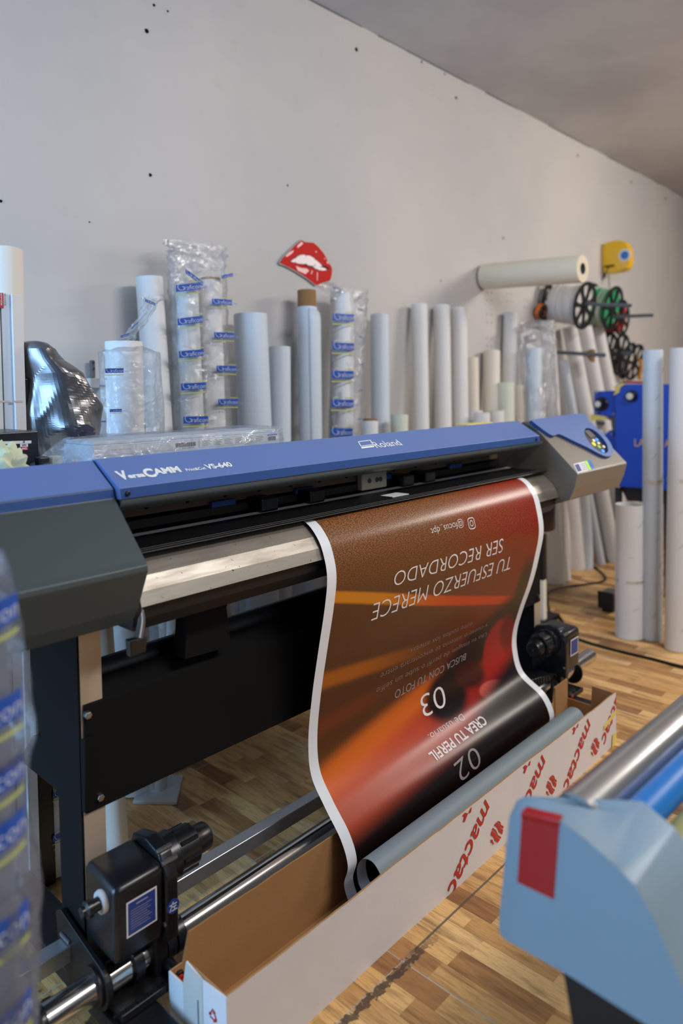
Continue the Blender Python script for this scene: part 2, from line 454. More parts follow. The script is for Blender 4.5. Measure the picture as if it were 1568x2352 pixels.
c = vmix(band(1.5, .664, 2.07, .70, .02, .9)*vmap(X, 1.6, 2.15, .85, 0), c, srgb((176, 96, 18)))
c = vmix(band(1.5, .80, 2.07, .77, .02, 1.)*vmap(X, 1.6, 2.0, .35, 0), c, srgb((140, 60, 20)))
low = vmap(S+(X-1.48)*.13, .90, 1.02)
c = vmix(low*.9, c, vmix(vmap(X, 1.5, 2.3), srgb((176, 66, 34)), srgb((150, 26, 22))))
c = vmix(band(1.48, .955, 2.12, .86, .036, 1.)*vmap(X, 2.0, 2.2, 1, 0)*.85, c, srgb((214, 104, 30)))
c = vmix(band(1.48, 1.0, 2.12, .95, .03, 1.2)*vmap(X, 2.0, 2.3, .5, 0), c, srgb((206, 84, 50)))
c = vmix(ell(2.18, 1.12, .12, .07, .2, .2), c, srgb((140, 8, 20)))
dark = srgb((24, 12, 14))
c = vmix(ell(2.40, .78, .36, .10, -.45, .35), c, srgb((40, 22, 18)))
c = vmix(ell(2.16, .925, .13, .085, .1, .25), c, dark)
c = vmix(ell(2.33, .90, .1, .05, .3, .3), c, srgb((60, 14, 18)))
c = vmix(ell(2.66, .60, .08, .16, -.3, .3), c, srgb((44, 30, 20)))
c = vmix(ell(2.56, .88, .12, .17, -.35, .12), c, srgb((156, 20, 24)))
c = vmix(ell(2.46, 1.0, .1, .035, .2, .12), c, srgb((200, 92, 78)))
c = vmix(ell(2.60, .80, .05, .1, -.4, .4), c, srgb((110, 10, 14)))
dk = vmap(S+(X-2.2)*.28, 1.01, 1.09)*vmap(X, 2.12, 2.3)
c = vmix(dk, c, dark)
c = vmix(vmap(S+(X-1.45)*.06, 1.09, 1.17), c, srgb((20, 8, 8)))
edge = V.op('MINIMUM', X-1.45, 2.70-X); c = vmix(vmap(edge, .0375, .0385, 1, 0, False), c, srgb((226, 230, 236)))
V.nt.links.new(c.x, b.inputs['Base Color'])
back = V.nt.nodes.new('ShaderNodeBsdfPrincipled'); back.inputs['Base Color'].default_value = srgb((122, 136, 142)); back.inputs['Roughness'].default_value = .55
geo = V.nt.nodes.new('ShaderNodeNewGeometry'); mx = V.nt.nodes.new('ShaderNodeMixShader')
V.nt.links.new(geo.outputs['Backfacing'], mx.inputs[0]); V.nt.links.new(b.outputs[0], mx.inputs[1]); V.nt.links.new(back.outputs[0], mx.inputs[2])
V.nt.links.new(mx.outputs[0], V.nt.nodes['Material Output'].inputs[0])

# ------------------------------------------------------------------ the room
WY, CZ = 2.75, 3.553
def struct(o): o['kind'] = 'structure'; return o
bm = B(); box(bm, (-2.5, -3.6, -.1), (11, WY, 0)); struct(ob('floor', bm, 'floor_wood'))
bm = B(); box(bm, (-2.5, WY, -.1), (11, WY+.15, CZ+.1)); wall = struct(ob('wall_back', bm, 'wall_paint'))
bm = B(); box(bm, (-2.5, -3.6, CZ), (11, WY, CZ+.12)); struct(ob('ceiling', bm, 'ceiling_paint'))
# cracked joint between wall and ceiling
bm = B(); x = 1.6
while x < 9.6:
    L = random.uniform(.05, .35)
    if random.random() < .72:
        h = random.uniform(.002, .006); box(bm, (x, WY-.004, CZ-h), (x+L, WY+.002, CZ-.0005))
    x += L
struct(ob('trim_1', bm, 'ink_grey'))
holes = [(337,71,6),(345,402,5),(353,12,4),(385,26,3),(818,114,5.5),(1047,225,4),(1021,170,2.5),(968,142,3),(660,426,2.5),(1326,357,3.5),
         (1449,418,3.5),(1528,456,3.5),(1155,547,3),(1012,645,2),(205,510,2),(2,462,4)]
for r0 in (671, 689, 722, 740, 777, 795): holes += [(1118, r0, 1.6), (1128, r0+1, 1.6)]
for r0 in (675, 692): holes += [(1164, r0, 1.4), (1173, r0+1, 1.4), (1204, r0+14, 1.4), (1211, r0+15, 1.4)]
for u, v, r in holes:
    c = atY(u, v, WY); R = r*depth(c)/FPX
    bm = B(); cyl(bm, c-Vector((0, .002, 0)), c+Vector((0, .003, 0)), R*.85, 10)
    for vv in bm.verts: vv.co += Vector((random.uniform(-.1, .1), 0, random.uniform(-.15, .15)))*R
    ob('screw_hole', bm, 'black_matte', wall)
# ------------------------------------------------------------------ the wide printer
XL, XR, XE = .855, 2.905, 3.43
pr = thing('wide_format_printer', 'long blue and grey wide-format printer on black legs, feeding out a printed vinyl sheet', 'printer', (2.0, 1.75, 0))
# --- central lid
LTOP = ((1.620, 1.338), (1.515, 1.276)); LLIP = (1.512, 1.250)
prof = [(1.98, 1.298), (1.66, 1.300), (1.640, 1.336), LTOP[0], LTOP[1], LLIP, (1.53, 1.249), (1.60, 1.262), (1.98, 1.262)]
bm = B(); prism(bm, prof, XL, XR-.05, bev=.0015)
for f in bm.faces:
    f.normal_update()
    c = f.calc_center_median()
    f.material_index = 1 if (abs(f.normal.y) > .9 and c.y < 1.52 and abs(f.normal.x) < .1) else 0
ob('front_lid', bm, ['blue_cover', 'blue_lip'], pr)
cp = [(1.516, 1.249)]
for k in range(9):
    a = k/8*math.radians(62); cp.append((1.516+.075*(1-math.cos(a)), 1.249-.038*math.sin(a)))
cp += [(1.575, 1.2155), (1.60, 1.249)]
bm = B(); prism(bm, cp, XL+.005, XR-.02); ob('visor', bm, 'grey_curve', pr, smooth=True)
# lid screws
for x, z in ((XL+.02, 1.262), (XR-.085, 1.262)):
    bm = B(); cyl(bm, (x, 1.507, z), (x, 1.52, z), .006, 16, bev=.002); ob('screw', bm, 'black_plastic', pr, smooth=True)
# lettering on the lid slope
p0 = Vector((0, LTOP[1][0], LTOP[1][1])); sd = (Vector((0, LTOP[0][0], LTOP[0][1]))-p0).normalized(); nrm = Vector((0, -sd.z, sd.y))
def lid(x0, t0): return lambda x, y: p0+sd*(t0+y)+Vector((x0+x, 0, 0))+nrm*.0009
def lidpt(u, v): q = atP(u, v, p0, nrm); return q.x, (q-p0).dot(sd)
a, ta = lidpt(276, 1102); b_, tb = lidpt(417, 1083); h = .026
bm = B(); t0 = ta
words(bm, lid(a, t0), 'V', .026, .034, .05); words(bm, lid(a+.024, t0+.001), 'ersa', (b_-a)*.26, .018, .045)
words(bm, lid(a+(b_-a)*.40, t0-.003), 'C', (b_-a)*.17, .034, .05); words(bm, lid(a+(b_-a)*.56, t0+.004), 'AMM', (b_-a)*.44, .024, .05)
a, ta = lidpt(429, 1083); b_, tb = lidpt(474, 1078); words(bm, lid(a, ta), 'Print&Cut', b_-a, .012, .02)
a, ta = lidpt(476, 1078); b_, tb = lidpt(535, 1071); words(bm, lid(a, ta), 'VS-640', b_-a, .021, .035)
ob('model_lettering', bm, 'white_print', pr)
a, ta = lidpt(857, 1030); b_, tb = lidpt(921, 1021)
bm = B(); words(bm, lid(a+.019, ta), 'Roland', b_-a-.015, .036, .004)
def scr(P): bm.faces.new([bm.verts.new(lid(*lidpt(u, v))(0, 0)) for u, v in P])
scr([(821,1014.5),(850,1010.6),(850.8,1012.2),(822,1016)]); scr([(821,1014.5),(823,1014.5),(829.6,1025.5),(827.6,1026)]); scr([(848.6,1011),(850.6,1011),(856.8,1022),(854.8,1022)])
scr([(827,1024.6),(856,1020.8),(856.8,1022.2),(827.6,1026)]); scr([(828.5,1027.2),(857.5,1023.4),(859.4,1027.2),(830,1031)])
ob('maker_lettering', bm, 'white_print', pr)
# --- left cover
lp = [(1.98, 1.298), (1.675, 1.300), (1.650, 1.333), (1.628, 1.335), (1.533, 1.275), (1.530, 1.252), (1.404, 1.128), (1.393, 1.118), (1.391, 1.106), (1.437, 1.013), (1.463, .978), (1.98, .965)]
bm = B(); prism(bm, lp, .02, XL-.005, bev=.002)
for f in bm.faces:
    c = f.calc_center_median(); f.normal_update()
    f.material_index = 0 if c.z > 1.276 and abs(f.normal.x) < .5 else (1 if (c.z > 1.25 and abs(f.normal.y) > .9 and c.y < 1.54) else 2)
ob('left_cover', bm, ['blue_cover', 'blue_lip', 'grey_green'], pr)
# black gap strip at the inner end of the left cover
bm = B(); prism(bm, [(1.47, 1.09), (1.452, 1.0), (1.47, .96), (1.6, .96), (1.6, 1.24), (1.55, 1.24)], XL-.004, XL+.012); ob('side_plate', bm, 'black_metal', pr)
# --- right end housing
rp = [(1.98, 1.285), (1.66, 1.300), (1.625, 1.330), (1.59, 1.337), (1.372, 1.120), (1.366, 1.112), (1.38, 1.055), (1.405, 1.000), (1.47, .975), (1.98, .975)]
bm = B(); prism(bm, rp, XR, XE, bev=.0025)
for f in bm.faces:
    c = f.calc_center_median(); f.normal_update()
    f.material_index = 1 if f.normal.x < -.8 else 0
ob('right_cover', bm, ['cap_grey', 'teal_dark'], pr)
rn = Vector((0, -1, 1)).normalized(); rn = Vector((0, -(1.337-1.12), (1.59-1.372))).normalized(); ro = Vector((0, 1.59, 1.337))
def rpt(u, v, lift=.0): return atP(u, v, ro+rn*lift, rn)
# raised blue shell with an oval opening
outl = [(1219,965),(1262,958),(1335,950),(1352,966),(1372,984),(1392,1004),(1403,1020),(1408,1036),(1404,1046),(1392,1048),(1376,1042),(1350,1028),(1320,1014),(1296,1002),(1282,997),(1268,1000),(1243,984)]
LF = .016
pts = [rpt(u, v, LF) for u, v in outl]; pts = smoothpath(pts+[pts[0]], 4)[:-1]
cx, cy = 1369, 1012
hole = []
for k in range(40):
    a = 2*math.pi*k/40; ax, ay = 37*math.cos(a), 15*math.sin(a); t = math.radians(47)
    hole.append(rpt(cx+ax*math.cos(t)-ay*math.sin(t), cy+ax*math.sin(t)+ay*math.cos(t), LF))
bm = B()
def ring(bm, P): 
    vs = [bm.verts.new(p) for p in P]; return vs, [bm.edges.new((vs[i], vs[(i+1) % len(vs)])) for i in range(len(vs))]
v1, e1 = ring(bm, pts); v2, e2 = ring(bm, hole)
bmesh.ops.triangle_fill(bm, use_beauty=True, use_dissolve=False, edges=e1+e2)
top = bm.faces[:]
for loop in (v1, v2):
    lo = [bm.verts.new(v.co-rn*LF) for v in loop]
    for i in range(len(loop)):
        bm.faces.new((loop[i], loop[(i+1) % len(loop)], lo[(i+1) % len(loop)], lo[i])).material_index = 1
sh = keepnormals('blue_shell', bm, ['blue_cover', 'blue_lip'], pr)
# control panel in the opening
bm = B(); slab(bm, [p-rn*(LF-.002) for p in hole], -rn*.004)
cpn = ob('control_panel', bm, 'dark_grey', pr)
for (u, v), m_, r in (((1370,1010),'led_blue',.0075),((1384,1036),'led_blue',.0075),((1363,1020),'led_yellow',.011),((1375,1026),'led_green',.009),((1363,1012),'led_white',.008),((1374,1018),'led_white',.007),((1386,1026),'led_white',.007)):
    c = rpt(u, v, .004); bm = B(); cyl(bm, c-rn*.003, c+rn*.003, r, 18, bev=.001); ob('button', bm, m_, cpn, smooth=True)
bm = B(); q = [rpt(u, v, .0045) for u, v in ((1341,990),(1352,987),(1366,1001),(1356,1006))]; slab(bm, q, rn*.001); ob('display', bm, 'mid_grey', cpn)
# certification sticker
def quadfn(P00, P10, P01, lift): return lambda x, y: P00+(P10-P00)*x+(P01-P00)*y+lift
s00, s10, s01 = rpt(1326, 1087), rpt(1366, 1076), rpt(1316, 1066); f_ = quadfn(s00, s10, s01, rn*.0008)
bm = B(); patch(bm, f_, 0, 0, .62, 1, mi=0); f2 = quadfn(s00, s10, s01, rn*.0013)
patch(bm, f2, .04, .12, .26, .88, mi=1)
for k in range(4): patch(bm, f2, .32, .15+k*.2, .58, .2+k*.2, mi=2)
patch(bm, f_, .64, 0, .78, 1, mi=3); patch(bm, f_, .8, 0, 1, 1, mi=4)
words(bm, lambda x, y: f2(.82+x, .3+y), 'G', .15, .45, mi=1)
ob('sticker', bm, ['label_white', 'label_blue', 'label_ink', 'led_green', 'cyan'], pr)
bm = B(); c = atX(1280, 1120, XR-.004); cyl(bm, c, c+Vector((.006, 0, 0)), .006, 14); ob('screw', bm, 'steel', pr)
# --- inside of the throat
bm = B()
box(bm, (XL, 1.80, 1.10), (XR, 1.98, 1.27)); ob('back_frame', bm, 'black_metal', pr)
bm = B(); box(bm, (XL, 1.755, 1.158), (XR, 1.80, 1.196), .003); rail = ob('carriage_rail', bm, 'carriage_rail', pr)
for k in range(15):
    x = XL+.08+k*.135; bm = B(); cyl(bm, (x, 1.752, 1.180), (x, 1.758, 1.180), .006, 14); ob('rail_hole', bm, 'black_matte', rail)
bm = B(); box(bm, (XL, 1.745, 1.125), (XR, 1.80, 1.150), .002); ob('roller_bar', bm, 'inner_dark', pr)
for x in (1.28, 1.62, 2.05, 2.5):
    bm = B(); box(bm, (x, 1.738, 1.150), (x+.09, 1.752, 1.168), .002); ob('roller_tab', bm, 'blue_bit', pr)
for u in (606, 715, 925, 975):
    c = atY(u, 1150 if u < 700 else (1140 if u < 800 else 1100), 1.71); x = c.x
    bm = B(); box(bm, (x-.035, 1.68, 1.122), (x+.035, 1.76, 1.165), .006); cyl(bm, (x-.02, 1.70, 1.127), (x+.02, 1.70, 1.127), .012, 18)
    ob('pinch_roller', bm, 'black_plastic', pr)
bm = B(); prism(bm, [(1.684, 1.1165), (1.684, 1.1200), (1.706, 1.1230), (1.706, 1.1165)], XL, XR); ob('cutting_strip', bm, 'white_print', pr)
bm = B(); prism(bm, [(1.80, 1.11), (1.605, 1.11), (1.60, 1.104), (1.595, 1.104), (1.595, 1.0), (1.98, 1.0), (1.98, 1.11)], XL, XR); ob('platen', bm, 'inner_dark', pr)
bm = B(); prism(bm, [(1.506, 1.1170), (1.508, 1.1195), (1.683, 1.1205), (1.683, 1.1175)], XL, XR); bar = ob('hold_down_bar', bm, 'black_metal', pr)
for y in (1.522, 1.540):
    bm = B(); box(bm, (XL, y, 1.119), (XR, y+.003, 1.1203)); ob('bar_line', bm, 'mid_grey', bar)
# cutter carriage parked above the sheet
c = atY(858, 1112, 1.73)
bm = B(); box(bm, (c.x-.07, 1.725, 1.125), (c.x+.07, 1.75, 1.185), .004)
cg = ob('carriage', bm, 'beige', pr)
for d in (-.03, .012, .032): bm = B(); cyl(bm, (c.x+d, 1.722, 1.158), (c.x+d, 1.727, 1.158), .009, 14); ob('carriage_hole', bm, 'ink_grey', cg)
c = atZ(906, 1137, 1.121); bm = B(); box(bm, (c.x-.045, c.y-.028, 1.1206), (c.x+.045, c.y+.028, 1.1225)); ob('paper_label', bm, 'label_white', pr)
# --- apron
AP = [(1.60, 1.112), (1.577, 1.1115), (1.545, 1.109), (1.515, 1.094), (1.485, 1.070), (1.463, 1.040), (1.452, 1.008)]
AI = [(1.462, 1.006), (1.472, 1.036), (1.492, 1.063), (1.52, 1.085), (1.55, 1.096), (1.60, 1.10)]
bm = B(); prism(bm, AP+AI, XL+.012, XR-.002); ob('media_apron', bm, 'apron_metal', pr)
bm = B(); prism(bm, [(1.47, 1.004), (1.60, 1.0), (1.60, .945), (1.49, .945), (1.47, .975)], XL+.01, XR); ob('front_beam', bm, 'black_metal', pr)
bm = B(); box(bm, (XL, 1.6, .962), (XR, 1.98, 1.0)); ob('base_frame', bm, 'black_metal', pr)
# centre bracket
bm = B(); a = [atY(u, v, 1.575) for u, v in ((436, 1372), (530, 1348), (520, 1395), (530, 1484), (425, 1514), (430, 1400))]
slab(bm, a, (0, .05, 0)); ob('bracket', bm, 'black_matte', pr)
# --- media shaft, spacer and front panel of the stand
bm = B(); cyl(bm, (.84, 1.76, .765), (2.96, 1.76, .785), .034, 32, bev=.003); sh = ob('media_shaft', bm, 'dark_grey', pr, smooth=True)
bm = B(); cyl(bm, (1.17, 1.76, .769), (1.20, 1.76, .769), .045, 28, bev=.004); ob('end_ring', bm, 'ink_green', sh, smooth=True)
bm = B(); prism(bm, [(1.597, .760), (1.597, .505), (1.605, .500), (1.612, .505), (1.612, .757), (1.66, .790), (1.66, .796)], .795, 3.0); ob('stand_panel', bm, 'black_matte', pr)
for x, z in ((.825, .535), (.80, .742), (2.97, .535)):
    bm = B(); cyl(bm, (x, 1.583, z), (x, 1.60, z), .009, 6, bev=.002); ob('bolt', bm, 'steel', pr)
# --- legs and feet
for x0, x1 in ((.79, .845), (2.957, 3.012)):
    g = B(); box(g, (x0, 1.603, .07), (x1, 1.72, .966), .001)
    lg = ob('leg', g, 'leg_metal', pr)
    g = B(); slab(g, [(x0-.002, 1.604, .966), (x0-.002, 1.86, .966), (x0-.002, 1.86, .70), (x0-.002, 1.72, .50), (x0-.002, 1.72, .07), (x0-.002, 1.604, .07)], (-.004, 0, 0))
    slab(g, [(x0, 1.72, .966), (x0, 1.86, .966), (x0, 1.86, .70), (x0, 1.72, .50)], (.05, 0, 0))
    ob('side_plate', g, 'black_matte', lg)
    g = B(); box(g, (x0-.02, 1.27, .055), (x1+.03, 2.12, .095), .006)
    ft = ob('foot', g, 'black_metal', pr)
    for y in (1.31, 2.08):
        cxm = (x0+x1)/2+.03
        g = B(); cyl(g, (cxm-.013, y, .026), (cxm+.013, y, .026), .026, 24, bev=.005); cyl(g, (cxm-.02, y, .026), (cxm+.02, y, .026), .007, 12)
        box(g, (cxm-.02, y-.016, .03), (cxm-.015, y+.016, .056)); box(g, (cxm+.015, y-.016, .03), (cxm+.02, y+.016, .056))
        ob('caster', g, 'black_plastic', ft)
# gusset at the foot of the left leg
g = B(); slab(g, [atX(45, 1745, .786), atX(195, 1868, .786), atX(195, 1700, .786), atX(75, 1690, .786)], (.03, 0, 0)); ob('gusset', g, 'black_matte', pr)
# --- loading lever under the left cover
g = B(); tube(g, smoothpath([atY(318, 1392, 1.47), atY(324, 1425, 1.46), atY(318, 1468, 1.45)]), .010, 12); lv = ob('lever', g, 'steel', pr, smooth=True)
g = B(); a = [atY(u, v, 1.435) for u, v in ((298, 1472), (340, 1463), (336, 1498), (301, 1512))]; slab(g, a, (0, .022, 0), bev=.004); ob('lever_grip', g, 'black_plastic', lv)
# under the right cover: drive motor
g = B(); c = atX(1262, 1185, 2.97); cyl(g, (3.13, 1.66, .975), (3.13, 1.66, .805), .068, 32, bev=.012); ob('drive_motor', g, 'purple_dark', pr, smooth=True)
# ------------------------------------------------------------------ printed sheet hanging from the apron
PL = [(1.640,1.1150),(1.577,1.1145),(1.515,1.106),(1.470,1.067),(1.446,1.020),(1.434,.956),(1.447,.865),(1.477,.732),(1.506,.595),(1.525,.46),(1.516,.358),(1.463,.285),(1.400,.214),(1.374,.149),(1.390,.09),(1.374,.048)]
PR = [(1.640,1.1150),(1.573,1.1145),(1.500,1.104),(1.455,1.060),(1.433,1.002),(1.419,.900),(1.440,.790),(1.470,.680),(1.515,.560),(1.545,.46),(1.548,.378),(1.518,.288),(1.420,.223),(1.381,.149),(1.398,.088),(1.378,.048)]
CURL = [(1.345,.022),(1.295,.016),(1.25,.045),(1.236,.10),(1.243,.160),(1.275,.200),(1.315,.196),(1.338,.162),(1.335,.12),(1.312,.095)]
SX0, SX1 = 1.45, 2.70
def c2(P): return [(q.y, q.z) for q in smoothpath([(0, a, b) for a, b in P], 8)]
PA, PB = c2(PL+CURL), c2(PR+CURL)
SS = [0.]
for i in range(1, len(PA)): SS.append(SS[-1]+.5*(math.hypot(PA[i][0]-PA[i-1][0], PA[i][1]-PA[i-1][1])+math.hypot(PB[i][0]-PB[i-1][0], PB[i][1]-PB[i-1][1])))
def sheet(x, s, lift=0.):
    j = 0
    while j < len(SS)-2 and SS[j+1] < s: j += 1
    f = (s-SS[j])/(SS[j+1]-SS[j]); t = (x-SX0)/(SX1-SX0)
    a = [PA[j][k]*(1-t)+PB[j][k]*t for k in (0, 1)]; b = [PA[j+1][k]*(1-t)+PB[j+1][k]*t for k in (0, 1)]
    dy, dz = b[0]-a[0], b[1]-a[1]; L = math.hypot(dy, dz)
    return Vector((x, a[0]+dy*f+dz/L*lift, a[1]+dz*f-dy/L*lift))
vt = thing('printed_vinyl_sheet', 'brown and red printed vinyl sheet with upside-down text, hanging from the printer into the box', 'banner', (2.07, 1.45, .05))
bm = B(); uvl = bm.loops.layers.uv.new('UVMap'); NX = 40
g = []
for j in range(len(SS)):
    row = []
    for i in range(NX+1):
        x = SX0+(SX1-SX0)*i/NX; t = i/NX
        xx = x
        # right border leans inwards lower down as in the photo, the left stays straight
        row.append((bm.verts.new((xx, PA[j][0]*(1-t)+PB[j][0]*t, PA[j][1]*(1-t)+PB[j][1]*t)), x, SS[j]))
    g.append(row)
for j in range(len(SS)-1):
    for i in range(NX):
        q = (g[j][i], g[j+1][i], g[j+1][i+1], g[j][i+1])
        f = bm.faces.new([k[0] for k in q])
        for l, k in zip(f.loops, q): l[uvl].uv = (k[1], k[2])
bm.normal_update()
mid = [f for f in bm.faces][NX*40]
if mid.normal.y > 0: bmesh.ops.reverse_faces(bm, faces=bm.faces)
keepnormals('printed_sheet', bm, ['printed_vinyl'], vt, smooth=True)
mat('text_white', (226, 222, 222), .45); mat('text_dim', (150, 128, 118), .5); mat('text_grey', (150, 140, 140), .5)
def row(name, s, xr, xl, s0r, s1r, s0l, m_='text_white', weight=-.012, spacing=1., parent=vt, rot=True):
    """words printed head-down: they start at xr, end at xl; s0 is the baseline, s1 the cap line"""
    w = xr-xl; h = s1r-s0r
    def fn(x, y): return sheet(xr-x, s0r+(s0l-s0r)*x/w+y, .0012)
    bm = B(); words(bm, fn, s, w, h, weight, spacing, cut=.008)
    if h < .034 or ' ' not in s: return ob(name, bm, m_, parent)
    # big lines: every word its own part
    isl, seen = [], set()
    for f in bm.faces:
        if f in seen: continue
        st_, comp = [f], []; seen.add(f)
        while st_:
            q = st_.pop(); comp.append(q)
            for e in q.edges:
                for g_ in e.link_faces:
                    if g_ not in seen: seen.add(g_); st_.append(g_)
        xs = [v.co.x for q in comp for v in q.verts]; isl.append((max(xs), min(xs), comp))
    isl.sort(key=lambda t: -t[0]); groups, lo = [], 9
    for mx, mn, comp in isl:
        if groups and lo-mx < h*.24: groups[-1] += comp
        else: groups.append(list(comp)); lo = 9
        lo = min(lo, mn)
    for gr in groups:
        b2 = B(); m2_ = {}
        for f in gr:
            for v in f.verts:
                if v not in m2_: m2_[v] = b2.verts.new(v.co)
            b2.faces.new([m2_[v] for v in f.verts])
        ob(name, b2, m_, parent)
    bm.free()
row('printed_text', '@focus_dpt', 2.147, 1.955, .243, .268, .246)
row('printed_text', 'SER RECORDADO', 2.389, 1.752, .333, .388, .367)
row('printed_text', 'TU ESFUERZO MERECE', 2.474, 1.668, .408, .468, .460)
row('printed_text', 'ente todos los atletas.', 2.292, 1.905, .660, .682, .672, 'text_dim')
row('printed_text', 'y nuestro sistema te encontrará entre', 2.416, 1.768, .700, .722, .718, 'text_dim')
row('printed_text', 'Usa tu imagen de perfil o sube un selfie', 2.430, 1.757, .745, .767, .764, 'text_dim')
row('printed_text', 'BUSCA CON TU FOTO', 2.298, 1.861, .800, .830, .806, 'text_grey', 0.)
row('printed_text', '03', 2.150, 2.005, .878, .960, .872, 'text_white')
row('printed_text', 'De usuario.', 2.203, 1.985, 1.005, 1.030, 1.000, 'text_white')
row('printed_text', 'CREA TU PERFIL', 2.290, 1.935, 1.048, 1.084, 1.052, 'text_white', .02)
row('printed_text', '02', 2.155, 2.010, 1.115, 1.185, 1.125, 'text_grey')
# camera icon beside the handle
bm = B()
def ic(x, y): return sheet(2.216-x, .240+y, .0012)
def rrect(bm, w, h, r, t):
    o, n_ = [], []
    for cxx, cyy, a0 in ((w-r, h-r, 0), (r, h-r, 90), (r, r, 180), (w-r, r, 270)):
        for k in range(7):
            a = math.radians(a0+k*15); o.append((cxx+r*math.cos(a), cyy+r*math.sin(a))); n_.append((cxx+(r-t)*math.cos(a), cyy+(r-t)*math.sin(a)))
    a = [bm.verts.new(ic(*p)) for p in o]; b = [bm.verts.new(ic(*p)) for p in n_]
    for i in range(len(a)): bm.faces.new((a[i], a[(i+1) % len(a)], b[(i+1) % len(a)], b[i]))
rrect(bm, .042, .040, .012, .0028)
a = [bm.verts.new(ic(.021+.0105*math.cos(k*math.pi/12), .020+.0105*math.sin(k*math.pi/12))) for k in range(24)]
b2 = [bm.verts.new(ic(.021+.0080*math.cos(k*math.pi/12), .020+.0080*math.sin(k*math.pi/12))) for k in range(24)]
for i in range(24): bm.faces.new((a[i], a[(i+1) % 24], b2[(i+1) % 24], b2[i]))
ob('printed_icon', bm, 'text_white', vt)

# ------------------------------------------------------------------ cardboard box
BX0, BX1, BY0, BY1, BH, TH = .905, 2.922, 1.216, 1.434, .213, .005
bx = thing('cardboard_box', 'long open white cardboard box with red printed words, on the floor under the hanging sheet', 'box', ((BX0+BX1)/2, 1.325, 0))
def wavy(x, s): return .0025*noise.noise(Vector((x*9, s, 0)))+.0015*noise.noise(Vector((x*33, s, 3)))
def longwall(y, th, inner, notch=()):
    """front or back wall, white outside and brown inside, with a slightly ragged top"""
    bm = B(); N = 120; a, b = [], []
    for i in range(N+1):
        x = BX0+(BX1-BX0)*i/N; h = BH+wavy(x, y*7)
        for n0, n1, hh in notch:
            if n0 <= x <= n1: h = hh
        w = .003*noise.noise(Vector((x*2.3, y, 1)))
        a.append((bm.verts.new((x, y+w, 0)), bm.verts.new((x, y+w, h)))); b.append((bm.verts.new((x, y+th+w, 0)), bm.verts.new((x, y+th+w, h))))
    for i in range(N):
        bm.faces.new((a[i][0], a[i+1][0], a[i+1][1], a[i][1])).material_index = 0 if not inner else 1
        bm.faces.new((b[i][0], b[i][1], b[i+1][1], b[i+1][0])).material_index = 1 if not inner else 0
        bm.faces.new((a[i][1], a[i+1][1], b[i+1][1], b[i][1])).material_index = 1
    bm.faces.new((a[0][0], a[0][1], b[0][1], b[0][0])).material_index = 1; bm.faces.new((a[-1][0], b[-1][0], b[-1][1], a[-1][1])).material_index = 1
    return bm
CM = ['cardboard_white', 'cardboard']
fw = keepnormals('front_panel', longwall(BY0, TH, False), CM, bx)
keepnormals('back_panel', longwall(BY1-TH, TH, True, ((BX0, BX0+.045, .150), (2.66, 2.80, .15))), CM, bx)
bm = B(); box(bm, (BX0, BY0+TH, 0), (BX1, BY1-TH, .006)); ob('bottom_panel', bm, 'cardboard', bx)
bm = B(); slab(bm, [(BX0, BY0, 0), (BX0, BY1, 0), (BX0, BY1, .150), (BX0, 1.372, .150), (BX0, 1.362, .212), (BX0, 1.30, .204), (BX0, BY0, .212)], (-.004, 0, 0))
for f in bm.faces: f.material_index = 0
ef = ob('end_panel', bm, CM, bx)
bm = B(); slab(bm, [(BX0+.001, BY0+TH, 0), (BX0+.001, BY1-TH, 0), (BX0+.001, BY1-TH, .147), (BX0+.001, 1.374, .147), (BX0+.001, 1.364, .209), (BX0+.001, BY0+TH, .209)], (.003, 0, 0)); ob('end_lining', bm, 'cardboard', ef)
bm = B(); slab(bm, [(BX0-.0045, 1.30, .02), (BX0-.0045, 1.375, .03), (BX0-.0045, 1.375, .148), (BX0-.0045, 1.362, .210), (BX0-.0045, 1.30, .206)], (-.0006, 0, 0)); ob('tape', bm, 'tape', ef)
bm = B(); slab(bm, [(BX0-.0055, 1.315, .002), (BX0-.0055, 1.319, .002), (BX0-.0055, 1.319, .15), (BX0-.0055, 1.315, .15)], (-.0004, 0, 0)); ob('seam', bm, 'ink_grey', ef)
bm = B()
for k in range(3):
    a = math.radians(90+120*k); a2 = a+math.radians(120); r = .016
    p, q = Vector((BX0-.0055, 1.262-math.cos(a)*r, .148+math.sin(a)*r)), Vector((BX0-.0055, 1.262-math.cos(a2)*r, .148+math.sin(a2)*r))
    tube(bm, [p.lerp(q, .1), p.lerp(q, .72)], .0012, 6); lathe(bm, p.lerp(q, .68), q-p, [(0, .0036), (.006, .0005)], 8)
ob('recycling_mark', bm, 'ink_red', ef)
# far end: two flaps standing open
bm = B(); slab(bm, [(BX1-.004, BY0+TH, 0), (BX1-.004, BY1-TH, 0), (BX1-.004, BY1-TH, .130), (BX1-.004, 1.322, .128), (BX1-.004, 1.318, .212), (BX1-.004, BY0+TH, .208)], (.004, 0, 0)); ob('end_panel', bm, 'cardboard', bx)
bm = B(); hexa(bm, [(2.80, BY1-TH, .0), (2.912, BY1-TH, .0), (2.912, BY1-TH-.003, .0), (2.80, BY1-TH-.003, .0)], [(2.80, BY1-TH, .212), (2.912, BY1-TH, .16), (2.912, BY1-TH-.003, .16), (2.80, BY1-TH-.003, .212)]); ob('inner_flap', bm, 'cardboard', bx)
